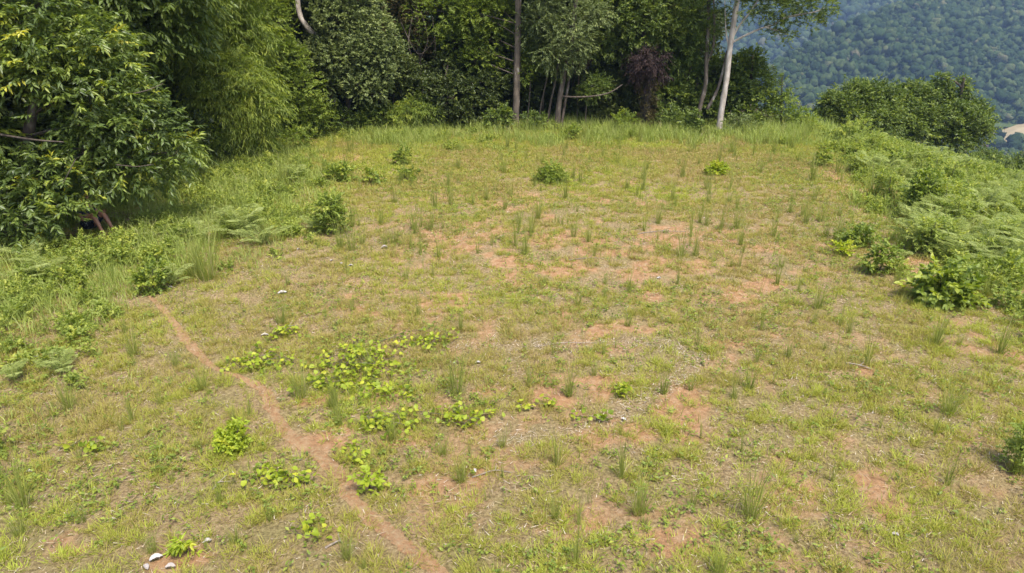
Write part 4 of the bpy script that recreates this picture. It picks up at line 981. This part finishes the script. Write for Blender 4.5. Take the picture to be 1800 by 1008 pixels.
# creeping vine patches of round bright leaves
def creeper(px, py, w_m, d_m, n, label):
    n = int(n * 1.6); rngs = np.random.default_rng(n + px); b = G(px, py)
    q = rngs.normal(0, .5, (n, 2)); q = q[rngs.integers(0, max(4, n // 6), n)] * 1.0 + rngs.normal(0, .17, (n, 2)); x = b[0] + q[:, 0] * w_m; y = b[1] + q[:, 1] * d_m
    P = np.stack([x, y, height(x, y) + rngs.uniform(.03, .17, n)], 1); az = rngs.uniform(0, 6.28, n)
    D = np.stack([np.cos(az), np.sin(az), rngs.normal(-.1, .3, n)], 1)
    root = thing("creeper_patch", label, "creeper", b)
    mb = MB(); leaves(mb, P, D, rngs.uniform(.045, .09, n), rngs.uniform(.045, .08, n), rngs.normal(.45, .25, n), nj=.8, rng=rngs, six=True, fold=.1)
    mb.build("foliage", M["bright"], root, b)
    sm = MB()
    for k in range(max(3, n // 14)):
        e = P[rngs.integers(n)]; f = P[rngs.integers(n)]
        tube(sm, [e - [0, 0, .03], (e + f) / 2 + rngs.normal(0, .03, 3), f - [0, 0, .03]], .004, .003, 4, 6, rng=rngs)
    sm.build("stem", M["bark"], root, b)
for q in [(640, 640, .8, .5, 230, "largest patch of bright round leaved creeper, near the middle left"), (455, 645, .5, .25, 90, "bright creeper patch right of the path's bend"), (745, 605, .55, .3, 80, "loose creeper leaves at the upper right of the largest creeper patch"),
          (580, 680, .4, .25, 80, "creeper leaves hanging below the left of the largest creeper patch"), (675, 695, .4, .25, 50, "few creeper leaves below the right of the largest creeper patch"), (800, 740, .6, .25, 70, "loose strip of creeper leaves lower right of the largest creeper patch"),
          (680, 750, .45, .25, 70, "creeper leaves in front of the bright tuft near the path"), (490, 850, .4, .25, 60, "creeper leaves left of the path near the bottom"), (1090, 695, .22, .15, 26, "small creeper cluster right of the tuft with the yellow leaf"),
          (950, 715, .3, .12, 18, "three or four creeper leaves left of the tuft with the yellow leaf"), (1035, 740, .3, .12, 18, "creeper leaves in front of the tuft with the yellow leaf"), (500, 590, .3, .15, 40, "small creeper clump behind the path's bend by the weathered stick"),
          (550, 940, .3, .2, 20, "few creeper leaves at the bottom left of the path"), (150, 790, .35, .2, 26, "few creeper leaves among the weeds at the left"), (640, 800, .3, .2, 22, "creeper leaves right of the path below the creeper strip")]:
    creeper(*q)

# litter: bleached leaves, chips, sticks
def dead_leaf(px, py, L, label, rz, name="dead_leaf", cat="dead leaf", sx=1.0):
    L = L * .6
    rngs = np.random.default_rng(px); b = G(px, py); mb = MB()
    nu, nv = 9, 5
    u = np.linspace(0, 1, nu)[:, None]; v_ = np.linspace(-1, 1, nv)[None, :]
    wdt = L * .3 * sx * np.sin(np.pi * np.clip(u, .03, .97)) ** .7
    xx = (u - .5) * L + 0 * v_; yy = v_ * wdt * (1 + .12 * np.sin(9 * u)); zz_ = .02 + L * (.28 * v_ ** 2 * np.sin(np.pi * u) + .18 * (u - .5) ** 2) + rngs.normal(0, .004, (nu, nv))
    P = np.stack([xx * math.cos(rz) - yy * math.sin(rz), xx * math.sin(rz) + yy * math.cos(rz), zz_ + 0 * xx], 2).reshape(-1, 3)
    P2 = P + [0, 0, .004]
    i = np.arange(nu * nv).reshape(nu, nv)
    f = np.stack([i[:-1, :-1].ravel(), i[:-1, 1:].ravel(), i[1:, 1:].ravel(), i[1:, :-1].ravel()], 1)
    mb.add(P2, f, rngs.uniform(.35, 1)); mb.add(P, f[:, ::-1], .3)
    o = mb.build(name, M["pale"], None, (0, 0, 0)); o.location = b; return tag(o, label, cat)
for q in [(676, 437, .26, "white curled dead leaf, largest of the litter in the upper left middle", .2), (583, 460, .13, "small white leaf, left one of three under the white curled leaf", .8), (600, 465, .14, "small white leaf, middle one of three under the white curled leaf", 2.1), (617, 469, .17, "small white leaf, right one of three under the white curled leaf", .1),
          (525, 440, .13, "white scrap lying left of the white curled leaf", 1.0), (497, 518, .3, "long pale curled leaf behind the weathered stick", .4), (62, 630, .2, "white chip among the weeds at the left edge", 0.), (835, 830, .1, "single white chip right of the path in the lower middle", 1.8),
          (1158, 491, .14, "white chip below the middle bare streaks", .1), (200, 916, .09, "white chip in the lower left", .3), (1573, 943, .11, "white chip in the lower right bare patch", 2.6), (840, 640, .13, "pale leaf behind the tall sparse tuft", .2), (1096, 740, .12, "pale leaf below the small creeper cluster", 2.5),
          (275, 985, .2, "largest piece of whitish dead wood leaf at the bottom left", .6), (300, 1000, .16, "whitish dead leaf right of the largest one at the bottom left", .1), (258, 1000, .14, "whitish dead leaf left of the largest one at the bottom left", 2.4), (365, 955, .14, "greyish dead leaf beside the rosette seedling", .5),
          (466, 592, .2, "grey curled leaf at the left end of the weathered stick", .3), (232, 460, .35, "large yellowed dead leaf lying in the left margin", .1), (300, 508, .16, "white scrap in front of the fern by the yellowed leaf", .2), (52, 832, .12, "pale chip at the left edge by the tall tuft", .1)]:
    dead_leaf(*q)
M["yellow_dead"] = leaf_mat("yellowed dead leaf", [(0, (.24, .21, .06)), (1, (.34, .31, .10))], .15, .6, .3)
for o in bpy.data.objects:
    if o.get("label") == "large yellowed dead leaf lying in the left margin": o.data.materials[0] = M["yellow_dead"]
def stick(p, q, r, label):
    a, b = G(*p), G(*q); mb = MB(); rngs = np.random.default_rng(p[0]); m = (a + b) / 2 + rngs.normal(0, .03, 3); m[2] = (a[2] + b[2]) / 2 + .03
    up = np.array([0, 0, r * .9]); tube(mb, [a + up, a * .6 + m * .4 + up * 1.3, m + up, b + up], r, r * .5, 7, 16, 0, .12, rng=rngs)
    t = m + (b - a) * .12; tube(mb, [m + up, t + [rngs.normal(0, .05), .06, .05]], r * .5, r * .25, 5, 4, rng=rngs)
    o = mb.build("fallen_stick", M["stick"], None, a, True); o.location = a; tag(o, label, "stick")
stick((487, 584), (527, 573), .014, "weathered stick lying behind the largest creeper patch")
stick((1120, 412), (1205, 408), .013, "long grey stick on the bare red patches in the middle")
stick((1000, 458), (1070, 455), .011, "dark stick on the dry ground below the middle bare patches")
stick((940, 610), (1060, 604), .007, "thin pale stick in the middle of the clearing")
stick((375, 862), (405, 848), .011, "pale stick left of the path in the lower left")
stick((572, 965), (602, 957), .012, "short pale stick near the bottom edge left of the path")
stick((1487, 640), (1530, 650), .016, "dark stick at the foot of the single thin stalky tuft")
stick((830, 840), (900, 832), .008, "thin dry stalk beside the single white chip")

# ------------------------------------------------------------------ the person sitting under the big broadleaf tree
def skin_mesh(name, nodes, edges, mat, parent, sub=2):
    import bmesh
    bm = bmesh.new(); ly = bm.verts.layers.skin.verify(); vs = []
    for k, (p, r) in enumerate(nodes):
        v = bm.verts.new(p); v[ly].radius = (r, r) if np.isscalar(r) else r; v[ly].use_root = (k == 0); vs.append(v)
    for a, b in edges: bm.edges.new((vs[a], vs[b]))
    me = bpy.data.meshes.new(name); bm.to_mesh(me); bm.free()
    o = bpy.data.objects.new(name, me); C.objects.link(o); me.materials.append(mat); o.parent = parent
    sk = o.modifiers.new("skin", 'SKIN'); sk.use_smooth_shade = True
    ss = o.modifiers.new("sub", 'SUBSURF'); ss.levels = sub; ss.render_levels = sub
    return o
m, n, l, b = new_mat("brown skin"); b.inputs["Base Color"].default_value = (.40, .19, .12, 1); b.inputs["Roughness"].default_value = .5
b.inputs["Subsurface Weight"].default_value = .08; M["skin"] = m
m, n, l, b = new_mat("navy printed cloth"); tc = n.new("ShaderNodeTexCoord"); vo = n.new("ShaderNodeTexNoise"); vo.inputs["Scale"].default_value = 16; vo.inputs["Detail"].default_value = 2; vo.inputs["Distortion"].default_value = 1.5
l.new(tc.outputs["Object"], vo.inputs["Vector"]); rr_ = ramp(n, [(.62, (.010, .014, .035)), (.66, (.40, .42, .45))]); l.new(vo.outputs["Fac"], rr_.inputs[0]); l.new(rr_.outputs[0], b.inputs["Base Color"]); b.inputs["Roughness"].default_value = .85; M["cloth"] = m
m, n, l, b = new_mat("black hair"); b.inputs["Base Color"].default_value = (.012, .010, .009, 1); b.inputs["Roughness"].default_value = .6; M["hair"] = m
m, n, l, b = new_mat("dark shirt cloth"); b.inputs["Base Color"].default_value = (.03, .035, .05, 1); b.inputs["Roughness"].default_value = .9; M["shirt"] = m

foot = G(193, 409)
fx, fy = .93, -.37
ploc = np.array([foot[0] - fx * .68, foot[1] - fy * .68, 0]); ploc[2] = float(height(ploc[0], ploc[1]))
person = thing("person", "person in navy printed shorts sitting under the big broadleaf tree, bare shins and feet showing", "person", ploc, rz=math.atan2(fy, fx))
N_ = [((0, 0, .13), .115), ((-.05, 0, .32), .115), ((-.01, 0, .50), .13), ((.05, 0, .63), .06), ((.085, 0, .70), .052), ((.115, 0, .77), .082), ((.11, 0, .85), .088), ((.10, 0, .91), .06)]
E_ = [(k, k + 1) for k in range(7)]
def chain(start, items):
    p = start
    for it in items:
        N_.append(it); E_.append((p, len(N_) - 1)); p = len(N_) - 1
    return p
chain(5, [((.205, 0, .775), .018)])
for s in (-1, 1):
    chain(5, [((.105, s * .085, .79), .018)])
    chain(0, [((.06, s * .10, .135), .092), ((.24, s * .125, .29), .078), ((.42, s * .13, .435), .058), ((.50, s * .135, .30), .056), ((.56, s * .138, .19), .046), ((.615, s * .14, .075), .034), ((.67, s * .145, .045), .034), ((.745, s * .155, .03), (.030, .022)), ((.79, s * .16, .022), (.022, .014))])
    wr = chain(2, [((.0, s * .13, .55), .075), ((.02, s * .19, .53), .055), ((.13, s * .24, .38), .042), ((.20, s * .25, .33), .038), ((.32, s * .20, .42), .028), ((.38, s * .165, .475), (.034, .018))])
    for f in range(4):
        off = (f - 1.5) * .019
        chain(wr, [((.43, s * .155 + off, .495), .0095), ((.462 - abs(f - 1.3) * .004, s * .152 + off * 1.1, .485), .0085), ((.48 - abs(f - 1.3) * .006, s * .15 + off * 1.15, .462), .0075)])
    chain(wr, [((.40, s * .165 - s * .045, .47), .010), ((.43, s * .165 - s * .056, .455), .009)])
skin_mesh("body", N_, E_, M["skin"], person)
sh = [((0, 0, .14), .135), ((-.04, 0, .27), .13)]; se = [(0, 1)]
for s in (-1, 1):
    q = len(sh); sh += [((.06, s * .105, .14), .112), ((.24, s * .125, .29), .10), ((.36, s * .128, .385), .088)]; se += [(0, q), (q, q + 1), (q + 1, q + 2)]
skin_mesh("shorts", sh, se, M["cloth"], person)
ts = [((-.05, 0, .28), .132), ((-.05, 0, .36), .132), ((-.01, 0, .50), .148), ((.02, 0, .58), .09)]; te = [(0, 1), (1, 2), (2, 3)]
for s in (-1, 1):
    q = len(ts); ts += [((.0, s * .13, .55), .09), ((.02, s * .19, .53), .07), ((.09, s * .22, .44), .062)]; te += [(2, q), (q, q + 1), (q + 1, q + 2)]
skin_mesh("shirt", ts, te, M["shirt"], person)
skin_mesh("hair", [((.06, 0, .80), .075), ((.085, 0, .88), .088), ((.105, 0, .92), .07)], [(0, 1), (1, 2)], M["hair"], person)
for s in (-1, 1):
    mb = MB(); mb.add(IV * .011 + np.array([.188, s * .032, .81]), IF); mb.build("eye", M["hair"], person, (0, 0, 0), True)

# ------------------------------------------------------------------ air between here and the hills
hz = MB()
x0, x1, y0, y1, z0, z1 = -1510, 1510, -810, 1710, VALLEY - 25, 420
hv = [(a, b, c) for c in (z0, z1) for a, b in ((x0, y0), (x1, y0), (x1, y1), (x0, y1))]
hz.add(hv, [[0, 3, 2, 1], [4, 5, 6, 7], [0, 1, 5, 4], [1, 2, 6, 5], [2, 3, 7, 6], [3, 0, 4, 7]])
hm = bpy.data.materials.new("haze"); hm.use_nodes = True; hn = hm.node_tree.nodes; hn.clear()
out = hn.new("ShaderNodeOutputMaterial"); vol = hn.new("ShaderNodeVolumePrincipled")
vol.inputs["Color"].default_value = (.44, .64, 1.0, 1); vol.inputs["Density"].default_value = .00028; vol.inputs["Anisotropy"].default_value = .2
hm.node_tree.links.new(vol.outputs[0], out.inputs["Volume"])
kind(hz.build("haze", hm), "stuff", "blue haze in the air toward the hills")
